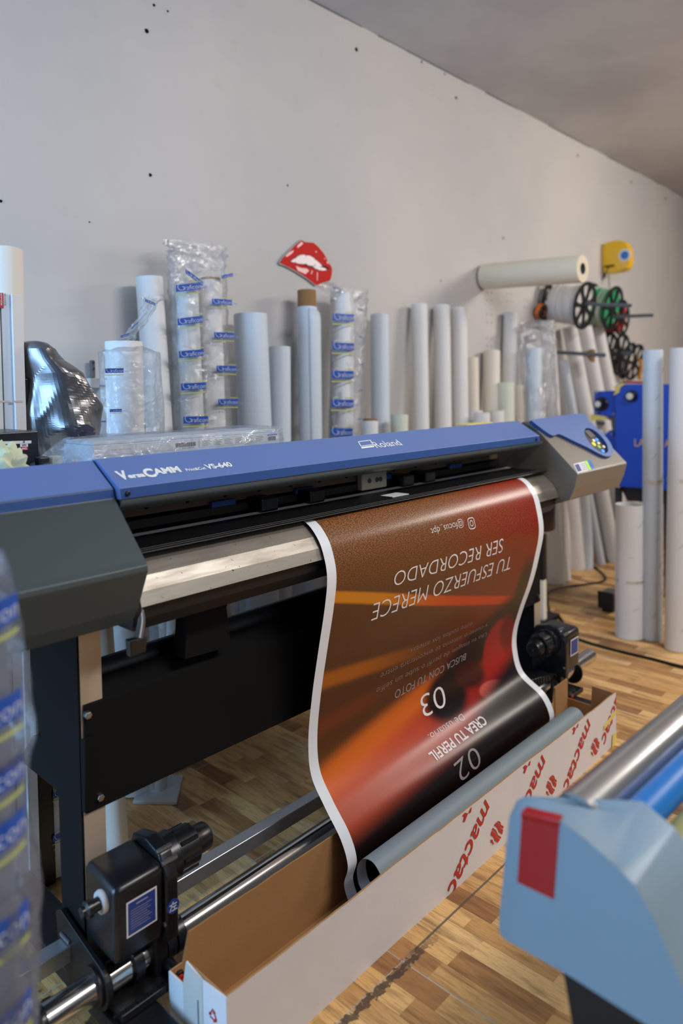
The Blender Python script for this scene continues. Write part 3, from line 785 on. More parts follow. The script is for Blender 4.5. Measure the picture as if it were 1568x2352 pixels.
# red print
dx = Vector((-.785, -.620)); up = Vector((.620, -.785))
def facefn(o, d, u_):
    def fn(x, y):
        p = Vector(o)+d*x+u_*y; z = min(max(p.y, .002), BH-.004); xx = min(p.x, BX1-.002)
        return Vector((xx, BY0-.0020+.003*noise.noise(Vector((p.x*2.3, BY0, 1))), z))
    return fn
d1 = Vector((-.76, -.65)).normalized(); u1 = Vector((.55, -.835)).normalized()
for x0 in (1.915, 2.282, 2.649, 3.0):
    bm = B(); o_ = (x0, .200) if x0 < 2.95 else (2.985, .250)
    words(bm, facefn(o_, d1, u1), 'mactac', .275, .066, .012); ob('printed_word', bm, 'ink_red', fw)
    # striped globe
    cx0, cz0 = x0+.065, .062
    if x0 < 2.9:
        bm = B()
        for k in range(5):
            t0 = -.036+k*.0150; t1 = t0+(.012 if k in (1, 3) else .006); P = []; rr = .037
            for t_, sgn in ((t0, 1), (t1, -1)):
                hw = math.sqrt(max(rr*rr-t_*t_, 1e-6)); L_ = [(-hw, t_-.002), (-hw*.33, t_+.003), (hw*.33, t_-.001), (hw, t_+.004)]
                P += L_ if sgn == 1 else L_[::-1]
            gf = facefn((cx0, cz0), Vector((.62, -.79)), Vector((.79, .62))); q_ = [bm.verts.new(gf(a, b)) for a, b in P]
            for i in range(3): bm.faces.new((q_[i], q_[i+1], q_[6-i], q_[7-i]))
        ob('printed_globe', bm, 'ink_red', fw)
for x0 in (1.80, 2.165, 2.53):
    bm = B()
    for P in ([(0,-.001),(.016,-.012),(-.002,-.030),(-.012,-.024),(-.004,-.014),(-.014,-.004)], [(.030,-.001),(.038,-.001),(.032,-.016),(.018,-.012)]):
        gf = facefn((x0, BH-.002), Vector((1, 0)), Vector((0, 1))); bm.faces.new([bm.verts.new(gf(p, q)) for p, q in P])
    ob('printed_mark', bm, 'ink_red', fw)
bm = B(); slab(bm, [(2.79, BY0-.0035, .10), (2.91, BY0-.0035, .125), (2.91, BY0-.0035, .145), (2.80, BY0-.0035, .118)], (0, .001, 0)); slab(bm, [(2.87, BY0-.0035, .0), (2.915, BY0-.0035, .0), (2.915, BY0-.0035, .05), (2.88, BY0-.0035, .05)], (0, .001, 0)); ob('tape', bm, 'yellow_tape', fw)

# ------------------------------------------------------------------ take-up system: rail, tube, two drive units
bm = B(); box(bm, (.30, 1.640, .140), (2.96, 1.682, .182), .003)
r_ = tag(ob('support_rail', bm, 'aluminium', loc=(1.6, 1.66, .14)), 'square aluminium rail running low behind the cardboard box', 'rail')
bm = B(); pipe(bm, (.638, 1.52, .150), (3.35, 1.52, .172), .032, .027)
t_ = tag(ob('chrome_tube', bm, 'chrome', smooth=True, loc=(2, 1.52, .16)), 'polished chrome tube lying just behind the cardboard box, through both black units', 'tube')
bm = B(); lathe(bm, (.630, 1.52, .150), (1, 0, 0), [(0, .026), (.002, .034), (.012, .035), (.014, .034)], 32); ob('end_cap', bm, 'black_plastic', t_, smooth=True)
def unit(x, s, label, full):
    """take-up drive: s=+1 has its core holder towards +X, s=-1 towards -X"""
    t = thing('take_up_unit', label, 'motor unit', (x, 1.53, .095), 'black drive units holding the chrome tube')
    X = lambda a, b: (min(x+s*a, x+s*b), max(x+s*a, x+s*b))
    a, b = X(-.075, .055)
    bm = B(); hexa(bm, [(a, 1.455, .215), (b, 1.455, .215), (b, 1.60, .215), (a, 1.60, .215)], [(a, 1.450, .395), (b, 1.450, .395), (b, 1.59, .405), (a, 1.59, .405)])
    bmesh.ops.bevel(bm, geom=bm.edges[:], offset=.018, segments=4, affect='EDGES', profile=.5)
    hs = ob('housing', bm, 'black_plastic', t, smooth=True)
    a, b = X(.050, .085)
    bm = B(); slab(bm, [(a, 1.445, .205), (a, 1.442, .36), (a, 1.47, .41), (a, 1.53, .425), (a, 1.59, .41), (a, 1.61, .34), (a, 1.605, .205)], (b-a, 0, 0), bev=.006)
    pl = ob('mounting_plate', bm, 'black_plastic', t, smooth=True)
    for y, z in ((1.452, .395), (1.475, .413), (1.452, .25)):
        bm = B(); cyl(bm, (x+s*.087, y, z), (x+s*.047, y, z), .006, 8, bev=.001); ob('screw', bm, 'steel', pl, smooth=True)
    d = Vector((s, 0, 0)); o = Vector((x+s*.085, 1.525, .352))
    bm = B(); lathe(bm, o, d, [(0, .058), (.03, .060), (.034, .054), (.036, .0535), (.036, .050), (.090, .050), (.094, .046), (.094, .036), (.135, .034), (.140, .030), (.140, .012), (.152, .011), (.154, .0)], 40, cap=False)
    ch = ob('core_holder', bm, 'black_plastic', t, smooth=True)
    for k in range(8):
        q = k*math.pi/4; bm = B(); c = o+Vector((0, math.cos(q), math.sin(q)))*.0485
        cyl(bm, c+d*.04, c+d*.088, .006, 8); ob('rib', bm, 'black_plastic', ch, smooth=True)
    # knob and white washer on the far side of the housing
    k0 = Vector((x-s*.073, 1.50, .352))
    bm = B(); lathe(bm, k0, -d, [(0, .024), (.008, .026), (.014, .024), (.014, .014)], 28); ob('washer', bm, 'fitting', t, smooth=True)
    bm = B(); lathe(bm, k0-d*.012, -d, [(0, .015), (.02, .015), (.022, .019), (.032, .019), (.036, .012), (.044, .012), (.046, .006)], 10); ob('knob', bm, 'black_plastic', t, smooth=True)
    # clamp around the tube
    a, b = X(.035, .075)
    bm = B(); box(bm, (a, 1.475, .095), (b, 1.615, .225), .008); ob('bracket', bm, 'black_metal', t)
    for q in (-.012, .075, .105):
        bm = B(); lathe(bm, (x+s*q, 1.52, .155), d, [(0, .034), (.002, .043), (.026, .043), (.028, .034)], 14); ob('collar', bm, 'black_plastic', t, smooth=True)
    bm = B(); cyl(bm, (x+s*.07, 1.475, .135), (x+s*.07, 1.425, .125), .014, 14, bev=.003); kb = ob('clamp_knob', bm, 'black_plastic', t, smooth=True)
    bm = B(); cyl(bm, (x+s*.07, 1.4255, .1255), (x+s*.07, 1.420, .124), .009, 14, bev=.001); ob('knob_cap', bm, 'red_plastic', kb, smooth=True)
    bm = B(); box(bm, (x-.07, 1.44, .0955), (x+.08, 1.70, .115), .003); bs = ob('base', bm, 'black_metal', t)
    for k in range(6): bm = B(); cyl(bm, (x-.06+k*.025, 1.45, .1145), (x-.085+k*.028, 1.45, .1165), .0035, 8); ob('bolt_hole', bm, 'black_matte', bs)
    # label
    lx0, lx1 = x-.048, x+.030
    if full:
        f_ = lambda X_, Z_: Vector((lx0+X_, 1.4535-.028*Z_-.0012 if False else 1.4517-.0278*(Z_-.0)-.0016, .272+Z_))
        f_ = lambda X_, Z_: Vector((lx0+X_, 1.4545-(.057+Z_)*.0278-.0014, .272+Z_))
        bm = B(); patch(bm, f_, 0, 0, .078, .083, mi=0)
        g_ = lambda X_, Z_: f_(X_, Z_)+Vector((0, -.0006, 0)); patch(bm, g_, .004, .004, .074, .079, mi=1)
        h_ = lambda X_, Z_: f_(X_, Z_)+Vector((0, -.0010, 0))
        patch(bm, h_, .024, .068, .054, .071, mi=2)
        for k in range(8): patch(bm, h_, .010, .058-k*.006, .064-(k*13 % 5)*.003, .0592-k*.006, mi=2)
        ob('label', bm, ['label_white', 'label_blue', 'inner_paper'], t)
        c = Vector((x+.067, 1.4415, .290)); bm = B(); cyl(bm, c, c-Vector((0, .0012, 0)), .017, 28, mi=0)
        # the character 左 in strokes
        w = lambda x0, z0, x1, z1, t=.0012: slab(bm, [c+Vector((x0, -.0016, z0-t)), c+Vector((x1, -.0016, z1-t)), c+Vector((x1, -.0016, z1+t)), c+Vector((x0, -.0016, z0+t))], (0, -.0003, 0), mi=1)
        def st(x0, z0, x1, z1, t=.0009):
            p, q = Vector((x0, 0, z0)), Vector((x1, 0, z1)); n_ = (q-p).normalized(); n_ = Vector((-n_.z, 0, n_.x))*t; o_ = Vector((0, -.0016, 0))
            slab(bm, [c+o_+p-n_, c+o_+q-n_, c+o_+q+n_, c+o_+p+n_], (0, -.0003, 0), mi=1)
        st(-.010, .005, .010, .005); st(.000, .011, -.010, -.010); st(-.003, -.001, .008, -.001); st(.003, -.001, .003, -.009); st(-.005, -.009, .010, -.009)
        ob('round_label', bm, ['label_blue', 'label_white'], t)
    else:
        bm = B(); patch(bm, lambda a, b: Vector((a, 1.4475-(b-.3)*.02, b)), x-.03, .285, x+.045, .36, mi=0); patch(bm, lambda a, b: Vector((a, 1.4470-(b-.3)*.02, b)), x-.025, .29, x+.04, .355, mi=1)
        ob('label', bm, ['label_white', 'label_blue'], t)
    return t
unit(.855, 1, 'black take-up unit with a blue label, in front at the left end of the box', True)
unit(3.02, -1, 'black take-up unit with torn blue label, beyond the far right end of the box', False)
# cable chain like ribs beside the far unit
bm = B()
for k in range(10):
    x = 2.74+k*.024; box(bm, (x, 1.50, .215-.004*k), (x+.018, 1.60, .245-.004*k), .004)
tag(ob('cable_chain', bm, 'black_plastic', loc=(2.85, 1.55, .16)), 'ribbed black cable chain resting left of the far take-up unit', 'cable chain')
# end plates that carry rail and tube
for x, lab in ((.765, 'black end plate holding rail and chrome tube at their left end'), (3.14, 'black round-ended plate holding the chrome tube at its far right end')):
    bm = B(); P = []
    for k in range(13): a = math.radians(-150+k*15+0); P.append((x, 1.52-.060*math.cos(math.radians(90)-0)*0+.060*math.sin(a)*1.0, .155-.060*math.cos(a)))
    P = [(x, 1.52+.055*math.cos(math.radians(t)), .155+.055*math.sin(math.radians(t))) for t in range(120, 301, 15)]
    P += [(x, 1.60, .08), (x, 1.70, .115), (x, 1.715, .23), (x, 1.69, .245)]
    slab(bm, P, (.012, 0, 0), bev=.002)
    e_ = tag(ob('end_plate', bm, 'black_metal', loc=(x, 1.55, .1)), lab, 'bracket')
    bm = B(); lathe(bm, (x-.008, 1.52, .153), (1, 0, 0), [(0, .034), (0, .044), (.028, .044), (.028, .034)], 28); ob('collar', bm, 'black_metal', e_, smooth=True)
    bm = B(); box(bm, (x-.005, 1.64, .186), (x-.001, 1.685, .194)); ob('clip', bm, 'mid_grey', e_)

# ------------------------------------------------------------------ things lying on top of the printer
TOPZ = 1.300
bx2 = thing('wrapped_carton', 'long flat white carton in clear plastic wrap lying on the blue lid', 'carton', (1.28, 1.72, TOPZ))
a0 = atY(215, 1062, 1.672).x; a1 = atY(641, 1016, 1.672).x
CB = ((a0, 1.672, TOPZ+.001), (a1, 1.83, TOPZ+.066))
bm = B(); box(bm, *CB, .002); box(bm, (a0+.005, 1.682, TOPZ+.066), (a1-.004, 1.83, TOPZ+.076), .003); ct = ob('carton', bm, 'paper_cool', bx2)
def cf(x, z): return Vector((a0+x, 1.6712, TOPZ+.038+z*1.15))
bm = B(); L = a1-a0
patch(bm, cf, L*.02, .002, L*.50, .020, mi=0); patch(bm, cf, L*.515, .002, L*.99, .020, mi=0)
cg_ = lambda x, z: cf(x, z)+Vector((0, -.0006, 0))
x = L*.445-.035
while x < L*.445+.03: w = random.choice((.0008, .0014, .002)); patch(bm, cg_, x, .006, x+w, .016, mi=1); x += w+random.choice((.0008, .0013))
words(bm, lambda x, z: cg_(L*.42+x, .0025+z), '40230217', .04, .0022, .0, mi=1)
x = L*.945-.012
while x < L*.945+.018: w = random.choice((.0008, .0014, .002)); patch(bm, cg_, x, .003, x+w, .014, mi=1); x += w+.001
patch(bm, cg_, L*.92, .0165, L*.985, .0195, mi=2)
for k in range(6):
    for r0 in range(5): patch(bm, cg_, L*(.53+.063*k), .0045+r0*.003, L*(.53+.063*k)+.02+((k*7+r0*3) % 5)*.003, .0053+r0*.003, mi=3)
for k in range(3): patch(bm, cg_, L*.08+k*.02, .012, L*.08+k*.02+.014, .0125, mi=3)
ob('carton_label', bm, ['label_white', 'label_ink', 'cyan', 'ink_grey'], ct)
bm = B(); NXX, NR = 60, 14; rings = []
for i in range(NXX+1):
    t = i/NXX; x = a0-.085+(L+.095)*t; r = []
    for k in range(NR):
        a = 2*math.pi*k/NR; sq = lambda c: (abs(c)**.35)*(1 if c > 0 else -1)
        hy, hz = .090, .028; fl = min(1, max(.12, (x-(a0-.085))/.085)); fl = fl**.6
        y = 1.752+hy*sq(math.cos(a)); z = TOPZ+.042*fl+.042*fl*sq(math.sin(a))*1.0
        nn = noise.noise(Vector((x*30, y*30, z*40)))*.0045+noise.noise(Vector((x*9, a, 2)))*.003
        r.append(bm.verts.new((x, y+nn*(1 if abs(y-1.752) > .05 else 0)*-1, max(z+max(nn, -.001), TOPZ+.0008))))
    rings.append(r)
for p, q in zip(rings, rings[1:]):
    for k in range(NR): bm.faces.new((p[k], p[(k+1) % NR], q[(k+1) % NR], q[k]))
bm.faces.new(rings[0]); bm.faces.new(rings[-1])
ob('plastic_wrap', bm, 'clear_bag', bx2, smooth=True)

# ink cartridge holder at the back left of the printer
TZ = 1.300
c0, c1 = atY(88, 1000, 1.90), atY(88, 1056, 1.90)
ih = thing('ink_cartridge_holder', 'black ink cartridge holder with numbered colour tabs, on the printer beside the silver bag', 'cartridge holder', (.70, 1.9, TZ))
bm = B(); box(bm, (.30, 1.90, TZ), (c0.x, 2.10, 1.400), .003); hb = ob('holder_body', bm, 'black_plastic', ih)
def hf(u, v): return atY(u, v, 1.8985)
def hq(bm, u0, v0, u1, v1, mi, d=0.): 
    q = [hf(u0, v0), hf(u1, v0-(u1-u0)*.03), hf(u1, v1-(u1-u0)*.03), hf(u0, v1)]
    bm.faces.new([bm.verts.new(p+Vector((0, -d, 0))) for p in q]).material_index = mi
bm = B(); hq(bm, 0, 1014, 72, 1020.5, 0); hq(bm, 46, 1019.5, 64, 1026.5, 0, .0004); hq(bm, 47, 1027, 64, 1034, 1, .0004); hq(bm, -2, 1023, 16, 1030, 2, .0004); hq(bm, -2, 1031, 17, 1039, 3, .0004)
def hw(s, u0, v0, u1, h, mi): 
    a, b = hf(u0, v0), hf(u1, v0); words(bm, lambda x, y: a+Vector((x, -.0010, y)), s, (b-a).x, h, .02, mi=mi)
hw('8', 53, 1017.5, 57, .006, 4); hw('7', 4, 1019, 8, .006, 4); hw('WH', 50, 1025, 60, .0055, 4); hw('MG', 51, 1033, 61, .0055, 5); hw('MT', 2, 1029, 12, .0055, 4); hw('CY', 2, 1038, 12, .0055, 5)
ob('holder_labels', bm, ['label_white', 'magenta', 'beige', 'cyan', 'label_ink', 'white_print'], hb)
# pale cloth in front of it
bm = B(); bmesh.ops.create_icosphere(bm, subdivisions=4, radius=1)
c = atY(5, 1065, 1.80)
for v in bm.verts:
    n = v.co.copy(); k = 1+.35*noise.noise(n*2.1)+.12*noise.noise(n*6); v.co = Vector((c.x+n.x*.055*k, c.y+n.y*.05*k, TZ+.001+max(0, (n.z+.5)*.048*k)))
tag(ob('cleaning_cloth', bm, 'cloth_pale', smooth=True, loc=(c.x, c.y, TZ)), 'crumpled pale green cloth on the printer in front of the black cartridge holder', 'cloth')
bm = B(); tube(bm, smoothpath([atZ(20, 1060, TZ+.006), atZ(50, 1058, TZ+.012), atZ(82, 1064, TZ+.006), atZ(70, 1070, TZ+.005)]), .0035, 10)
tag(ob('cable', bm, 'label_white', smooth=True, loc=(.7, 1.8, TZ)), 'short white cable beside the crumpled pale cloth', 'cable')
for u, lab in ((98, 'small black part on the printer, next to the white cable'), (127, 'small beige part on the printer, left of the wrapped carton')):
    c = atY(u, 1062, 1.78); bm = B(); box(bm, (c.x-.012, 1.77, TZ), (c.x+.014, 1.80, TZ+.040), .003)
    tag(ob('small_part', bm, 'black_plastic' if u == 98 else 'beige', loc=(c.x, 1.785, TZ)), lab, 'part')
# yellow pad
a, b = atY(1066, 975, 1.90), atY(1124, 971, 1.90)
bm = B(); box(bm, (a.x, 1.88, TOPZ), (b.x, 1.95, TOPZ+.010+.006), .003); tag(ob('sticky_note_pad', bm, 'yellow_tape', loc=(a.x+.05, 1.9, TOPZ)), 'yellow sticky note pad lying on the back edge of the printer', 'note pad')
# ------------------------------------------------------------------ paper rolls standing along the back wall
def solve_roll(top, low, Yt, Yb):
    (ua, ub, v), (la, lb, lv) = top, low
    T = atY((ua+ub)/2, v, Yt); ul = (la+lb)/2
    def u_at(xb):
        Bp = Vector((xb, Yb, 0)); lo, hi = 0., 1.
        for _ in range(40):
            m_ = (lo+hi)/2
            if proj(T.lerp(Bp, m_))[1] < lv: lo = m_
            else: hi = m_
        return proj(T.lerp(Bp, lo))[0]
    x0, x1 = T.x-1.2, T.x+1.2
    for _ in range(50):
        xm = (x0+x1)/2
        if u_at(xm) < ul: x0 = xm
        else: x1 = xm
    r = .5*(ub-ua)/FPX*depth(T)
    return T, Vector(((x0+x1)/2, Yb, 0)), r
RG = 'paper rolls leaning on the back wall'
def spiral_body(bm, T, Bp, r, seam, lift, wall=None, n=56, bend=0., sag=None):
    """one rolled sheet: outer turn rises a little up to its loose edge at the angle seam"""
    ax = (Bp-T); L = ax.length; d = ax.normalized()
    fx = Vector((1, 0, 0)); fx = (fx-d*fx.dot(d)).normalized(); fy = d.cross(fx)
    w = wall or r*.35; M = 10; outer, inner = [], []
    for j in range(M+1):
        t = j/M; c = T+d*L*t; off = Vector((bend, 0, 0))*math.sin(math.pi*t) if bend else Vector((0, 0, 0))
        if sag: off += Vector(sag)*(t**3)
        ro, ri = [], []
        for k in range(n+1):
            a = seam+2*math.pi*k/n; lf = (lift(t) if callable(lift) else lift)
            R = r*(1+lf*max(0, (k/n-.72)/.28)**1.6)
            ro.append(bm.verts.new(c+off+(fx*math.cos(a)+fy*math.sin(a))*R))
        for k in range(n): a = seam+2*math.pi*k/n; ri.append(bm.verts.new(c+off+(fx*math.cos(a)+fy*math.sin(a))*(r-w)))
        outer.append(ro); inner.append(ri)
    for j in range(M):
        o, p = outer[j], outer[j+1]
        for k in range(n): bm.faces.new((o[k], o[k+1], p[k+1], p[k]))
        bm.faces.new((o[n], o[0], p[0], p[n]))
        o, p = inner[j], inner[j+1]
        for k in range(n): bm.faces.new((o[(k+1) % n], o[k], p[k], p[(k+1) % n]))
    for e, fl in ((0, 1), (M, 0)):
        for k in range(n): bm.faces.new((outer[e][k], inner[e][k], inner[e][(k+1) % n], outer[e][k+1]))
        bm.faces.new((outer[e][0], outer[e][n], inner[e][0]))
def roll(label, top, low, Yt=2.66, Yb=2.45, m='paper', core=None, seam=-2.2, lift=.05, group=RG, name='paper_roll', zb=None, bend=0., corem='kraft', sag=None, rs=1.):
    T, Bp, r = solve_roll(top, low, Yt, Yb); r *= rs
    if T.y+r > WY-.004: 
        T, Bp, r = solve_roll(top, low, WY-.006-r*1.02, Yb)
        r *= rs
    Bp = Bp+(T-Bp).normalized()*(r*.12)
    Bp.z = max(Bp.z, .002+r*abs((T-Bp).normalized().y)*1.0)
    if core is not None:
        t = thing(name, label, 'paper roll', (Bp.x, Bp.y, 0), group)
        d = (T-Bp).normalized()
        bm = B(); spiral_body(bm, T-d*core, Bp, r, seam, lift, wall=r*.1); ob('rolled_sheet', bm, m, t, smooth=True)
        bm = B(); pipe(bm, T, Bp, r*(.93 if core else .6), r*(.86 if core else .5), 40); ob('core', bm, corem, t, smooth=True)
        return t, T, Bp, r
    bm = B(); spiral_body(bm, T, Bp, r, seam, lift, bend=bend, sag=sag)
    o = tag(ob(name, bm, m, smooth=True, loc=(Bp.x, Bp.y, 0)), label, 'paper roll', group)
    return o, T, Bp, r
roll('tall cream roll at the far left edge, behind the white cartons', (-25, 50, 575), (-20, 56, 985), 2.60, 2.40, 'paper_warm')
roll('tall white roll behind the twisted plastic bag', (313, 373, 637), (333, 401, 1000), 2.64, 2.56, core=0.001, m='paper')
# 6: two rolls inside the wide printed bag
_, T6a, B6a, r6a = roll('left white roll inside the wide printed plastic bag', (401, 454, 655), (415, 470, 985), 2.60, 2.50, 'paper', group='rolls inside printed plastic bags')
_, T6b, B6b, r6b = roll('white roll with a thin brown core top inside the wide printed plastic bag', (455, 507, 640), (465, 519, 985), 2.60, 2.50, 'paper', core=.012, group='rolls inside printed plastic bags')
roll('widest pale blue roll, right of the wide printed bag', (536, 613, 722), (554, 617, 985), 2.60, 2.52, 'paper_cool', core=.001, seam=-1.0, lift=.02)
roll('shorter white roll with a blue loose edge, between the widest roll and the brown-topped roll', (617, 667, 797), (618, 668, 1000), 2.66, 2.58, 'paper_cool', core=.001, seam=-1.4, lift=.16)
t9, T9, B9, r9 = roll('tall roll topped by a brown cardboard core, under the red lips sign', (681, 727, 668), (683, 737, 1000), 2.62, 2.52, 'paper_cool', core=.085, seam=-.5, lift=.12)
# its loose flap curling over on the right
d9 = (B9-T9).normalized(); bm = B(); gg = []
for j in range(22):
    t = j/21; row_ = []
    for k in range(10):
        q = k/9; a = -2.2+q*2.0; R = r9*(1.03+q*.42*(1-.5*t)); s0 = .095+.055*(1-q)**0*0+ (q**3)*.10
        row_.append(bm.verts.new(T9+d9*(s0+(1.25-s0)*t)+Vector((math.cos(a), math.sin(a), 0))*R))
    gg.append(row_)
for p, q in zip(gg, gg[1:]):
    for k in range(9): bm.faces.new((p[k], p[k+1], q[k+1], q[k]))
fl_ = keepnormals('loose_flap', bm, ['paper_cool'], t9, smooth=True); md = fl_.modifiers.new('s', 'SOLIDIFY'); md.thickness = .0012
_, T10, B10, r10 = roll('white roll inside the narrow printed bag, below the red lips sign', (759, 812, 676), (757, 812, 985), 2.62, 2.52, 'paper', group='rolls inside printed plastic bags')
roll('short roll topped by a thin brown core, right of the narrow printed bag', (832, 868, 962), (832, 868, 1000), 2.45, 2.38, 'paper', core=.012)
roll('roll with a dark rim, first one right of the narrow printed bag', (851, 893, 724), (854, 893, 965), 2.66, 2.50, 'paper_cool', core=.001)
roll('short pale green roll, right of the short roll with a brown core', (898, 937, 953), (898, 937, 990), 2.45, 2.38, 'paper_green')
roll('leftmost of the three tall plain rolls in the middle of the wall', (945, 981, 700), (948, 986, 985), 2.68, 2.52, 'paper')
roll('middle one of the three tall plain rolls in the middle of the wall', (996, 1033, 703), (999, 1037, 980), 2.68, 2.52, 'paper')
roll('rightmost of the three tall plain rolls in the middle of the wall', (1035, 1072, 709), (1039, 1075, 970), 2.68, 2.52, 'paper')
roll('pale roll half hidden behind the rightmost tall plain roll', (1068, 1098, 822), (1070, 1100, 940), 2.70, 2.62, 'paper_warm', seam=-.9, lift=.1)
roll('medium cream roll with a dark rim, between the tall plain rolls and the clear bag', (1110, 1148, 806), (1110, 1147, 940), 2.68, 2.58, 'paper_warm', core=.001)
roll('leftmost of three short rolls above the yellow note pad', (1073, 1108, 943), (1073, 1108, 990), 2.60, 2.56, 'paper', core=.001)
roll('front one of three short rolls above the yellow note pad', (1088, 1125, 948), (1088, 1125, 990), 2.48, 2.45, 'paper', core=.001)
roll('rightmost of three short rolls above the yellow note pad', (1125, 1157, 943), (1125, 1157, 990), 2.58, 2.55, 'paper', core=.001)
roll('tall narrow roll high on the wall, left of the clear crumpled bag', (1157, 1189, 720), (1152, 1184, 880), 2.70, 2.62, 'paper')
roll('cream roll standing in front of the tall narrow roll', (1141, 1180, 880), (1141, 1182, 960), 2.58, 2.50, 'paper_green')
roll('roll behind the crumpled clear bag, left of its twin', (1180, 1210, 885), (1182, 1214, 960), 2.60, 2.52, 'paper_warm')
_, T23, B23, r23 = roll('tall white roll inside the crumpled clear bag', (1240, 1272, 738), (1254, 1287, 960), 2.62, 2.52, 'paper', group='rolls inside the clear crumpled bag')
_, T22, B22, r22 = roll('shorter white roll at the left inside the crumpled clear bag', (1208, 1243, 800), (1207, 1246, 960), 2.52, 2.46, 'paper_cool', group='rolls inside the clear crumpled bag')
# leaning rolls on the right, below the wire spools
roll('short leaning roll just right of the clear bag', (1282, 1303, 830), (1306, 1324, 950), 2.62, 2.52, 'paper_cool')
roll('left one of three leaning rolls below the white wire spool', (1291, 1324, 750), (1330, 1366, 960), 2.66, 2.46, 'paper', seam=-2.6)
roll('middle one of three leaning rolls below the wire spools', (1326, 1358, 750), (1362, 1392, 930), 2.66, 2.46, 'paper')
roll('right one of three leaning rolls below the green wire spool', (1358, 1385, 748), (1388, 1416, 900), 2.66, 2.46, 'paper')
# rolls seen under the right end of the printer
def low_roll(label, p_top, p_bot, w, m='paper', sag=None, Yt=2.55, seam=-2.2):
    Bp = atZ(p_bot[0], p_bot[1], 0.); T = atY(p_top[0], p_top[1], Bp.y+.03); r = w/2/FPX*depth(Bp)
    d = (T-Bp).normalized(); T = Bp+d*((T-Bp).length)
    bm = B(); spiral_body(bm, T, Bp+Vector((0, 0, .004)), r, seam, .05, sag=sag)
    tag(ob('paper_roll', bm, m, smooth=True, loc=Bp), label, 'paper roll', 'rolls standing beyond the right end of the printer')
low_roll('thick white roll standing on the floor just beyond the black motor of the printer', (1296, 1010), (1322, 1306), 42)
low_roll('thin curved roll standing beside the black cable loop', (1322, 1000), (1360, 1300), 27, 'paper_cool', sag=(-.10, 0, 0))
low_roll('round-ended roll on the floor left of the short roll in front', (1364, 990), (1396, 1284), 36, 'paper_cool')
low_roll('partly hidden roll directly behind the short roll in front', (1392, 1000), (1425, 1262), 34)
low_roll('wide cream roll standing right of the black stand leg', (1268, 1080), (1270, 1338), 56, 'paper_warm')
low_roll('roll behind the wide cream roll, below the black motor', (1290, 1010), (1296, 1312), 26, 'paper')
# ------------------------------------------------------------------ printed plastic bags around rolls
mat('bag_blue', (24, 78, 172), .35); mat('bag_green', (178, 186, 112), .6); mat('bag_text', (206, 216, 232), .5); mat('bag_small', (110, 130, 196), .5)
def bag_mesh(axis, rx, ry, amp, n=44, m=46, top=None, seed=0.):
    """sheath around an axis (list of points); rx/ry functions of t give half width along x and y"""
    bm = B(); P = axis; rings = []
    for j in range(m+1):
        t = j/m; i = min(int(t*(len(P)-1)), len(P)-2); f = t*(len(P)-1)-i; c = P[i].lerp(P[i+1], f)
        row_ = []
        for k in range(n):
            a = 2*math.pi*k/n; q = Vector((math.cos(a)*rx(t), math.sin(a)*ry(t), 0))
            nn = noise.noise(Vector((math.cos(a)*2+seed, math.sin(a)*2, t*11)))*amp(t)+noise.noise(Vector((math.cos(a)*6+seed, math.sin(a)*6, t*26)))*amp(t)*.45
            row_.append(bm.verts.new(c+q*(1+nn/max(rx(t), .01))))
        rings.append(row_)
    for p, q in zip(rings, rings[1:]):
        for k in range(n): bm.faces.new((p[k], p[(k+1) % n], q[(k+1) % n], q[k]))
    return bm
def logo(bm, fn, s=1.):
    """fn(x, z): metres along the width and up; the print is about .15 wide"""
    patch(bm, fn, 0, 0, .112*s, .026*s, 8, 1, mi=0)
    g_ = lambda d: (lambda x, z: fn(x, z)+d)
    words(bm, lambda x, z: fn(x, z), 'raficon', .078*s, .017*s, -.01, mi=1, ox=.030*s, oy=.004*s)
    return bm
def logo_full(bm, fn, fn2, s=1.):
    patch(bm, fn, 0, 0, .112*s, .026*s, 8, 1, mi=0)
    words(bm, fn2, 'G', .028*s, .036*s, -.03, mi=1, ox=.006*s, oy=.003*s)
    words(bm, fn2, 'raficon', .072*s, .018*s, -.01, mi=1, ox=.036*s, oy=.004*s)
    words(bm, fn2, '.info', .026*s, .010*s, 0., mi=3, ox=.115*s, oy=.004*s)
    patch(bm, fn, -.002*s, -.013*s, .110*s, -.009*s, 8, 1, mi=2)
    patch(bm, fn, .064*s, .030*s, .112*s, .033*s, 4, 1, mi=2)
    words(bm, fn2, 'S', .007*s, .009*s, .02, mi=3, ox=.0, oy=-.036*s)
LM = ['bag_blue', 'bag_text', 'bag_green', 'bag_small']
def bag_logos(parent, spots, yof, s=1.):
    """spots: (u, v, width px, slope); yof(v) depth of the front of the bag at picture height v"""
    for u, v, w, sl in spots:
        p = atY(u, v, yof(v)); p2 = atY(u+w, v-sl*w, yof(v)); k = (p2.x-p.x)/.112
        sd_ = (p2.z-p.z)/(p2.x-p.x)
        f1 = lambda x, z: p+Vector((x, .10*(x*(.112*k-x)) *-6*1.0, z+sd_*x))
        f2 = lambda x, z: f1(x, z)+Vector((0, -.0015, 0))
        bm = B(); logo_full(bm, f1, f2, k); ob('printed_logo', bm, LM, parent)
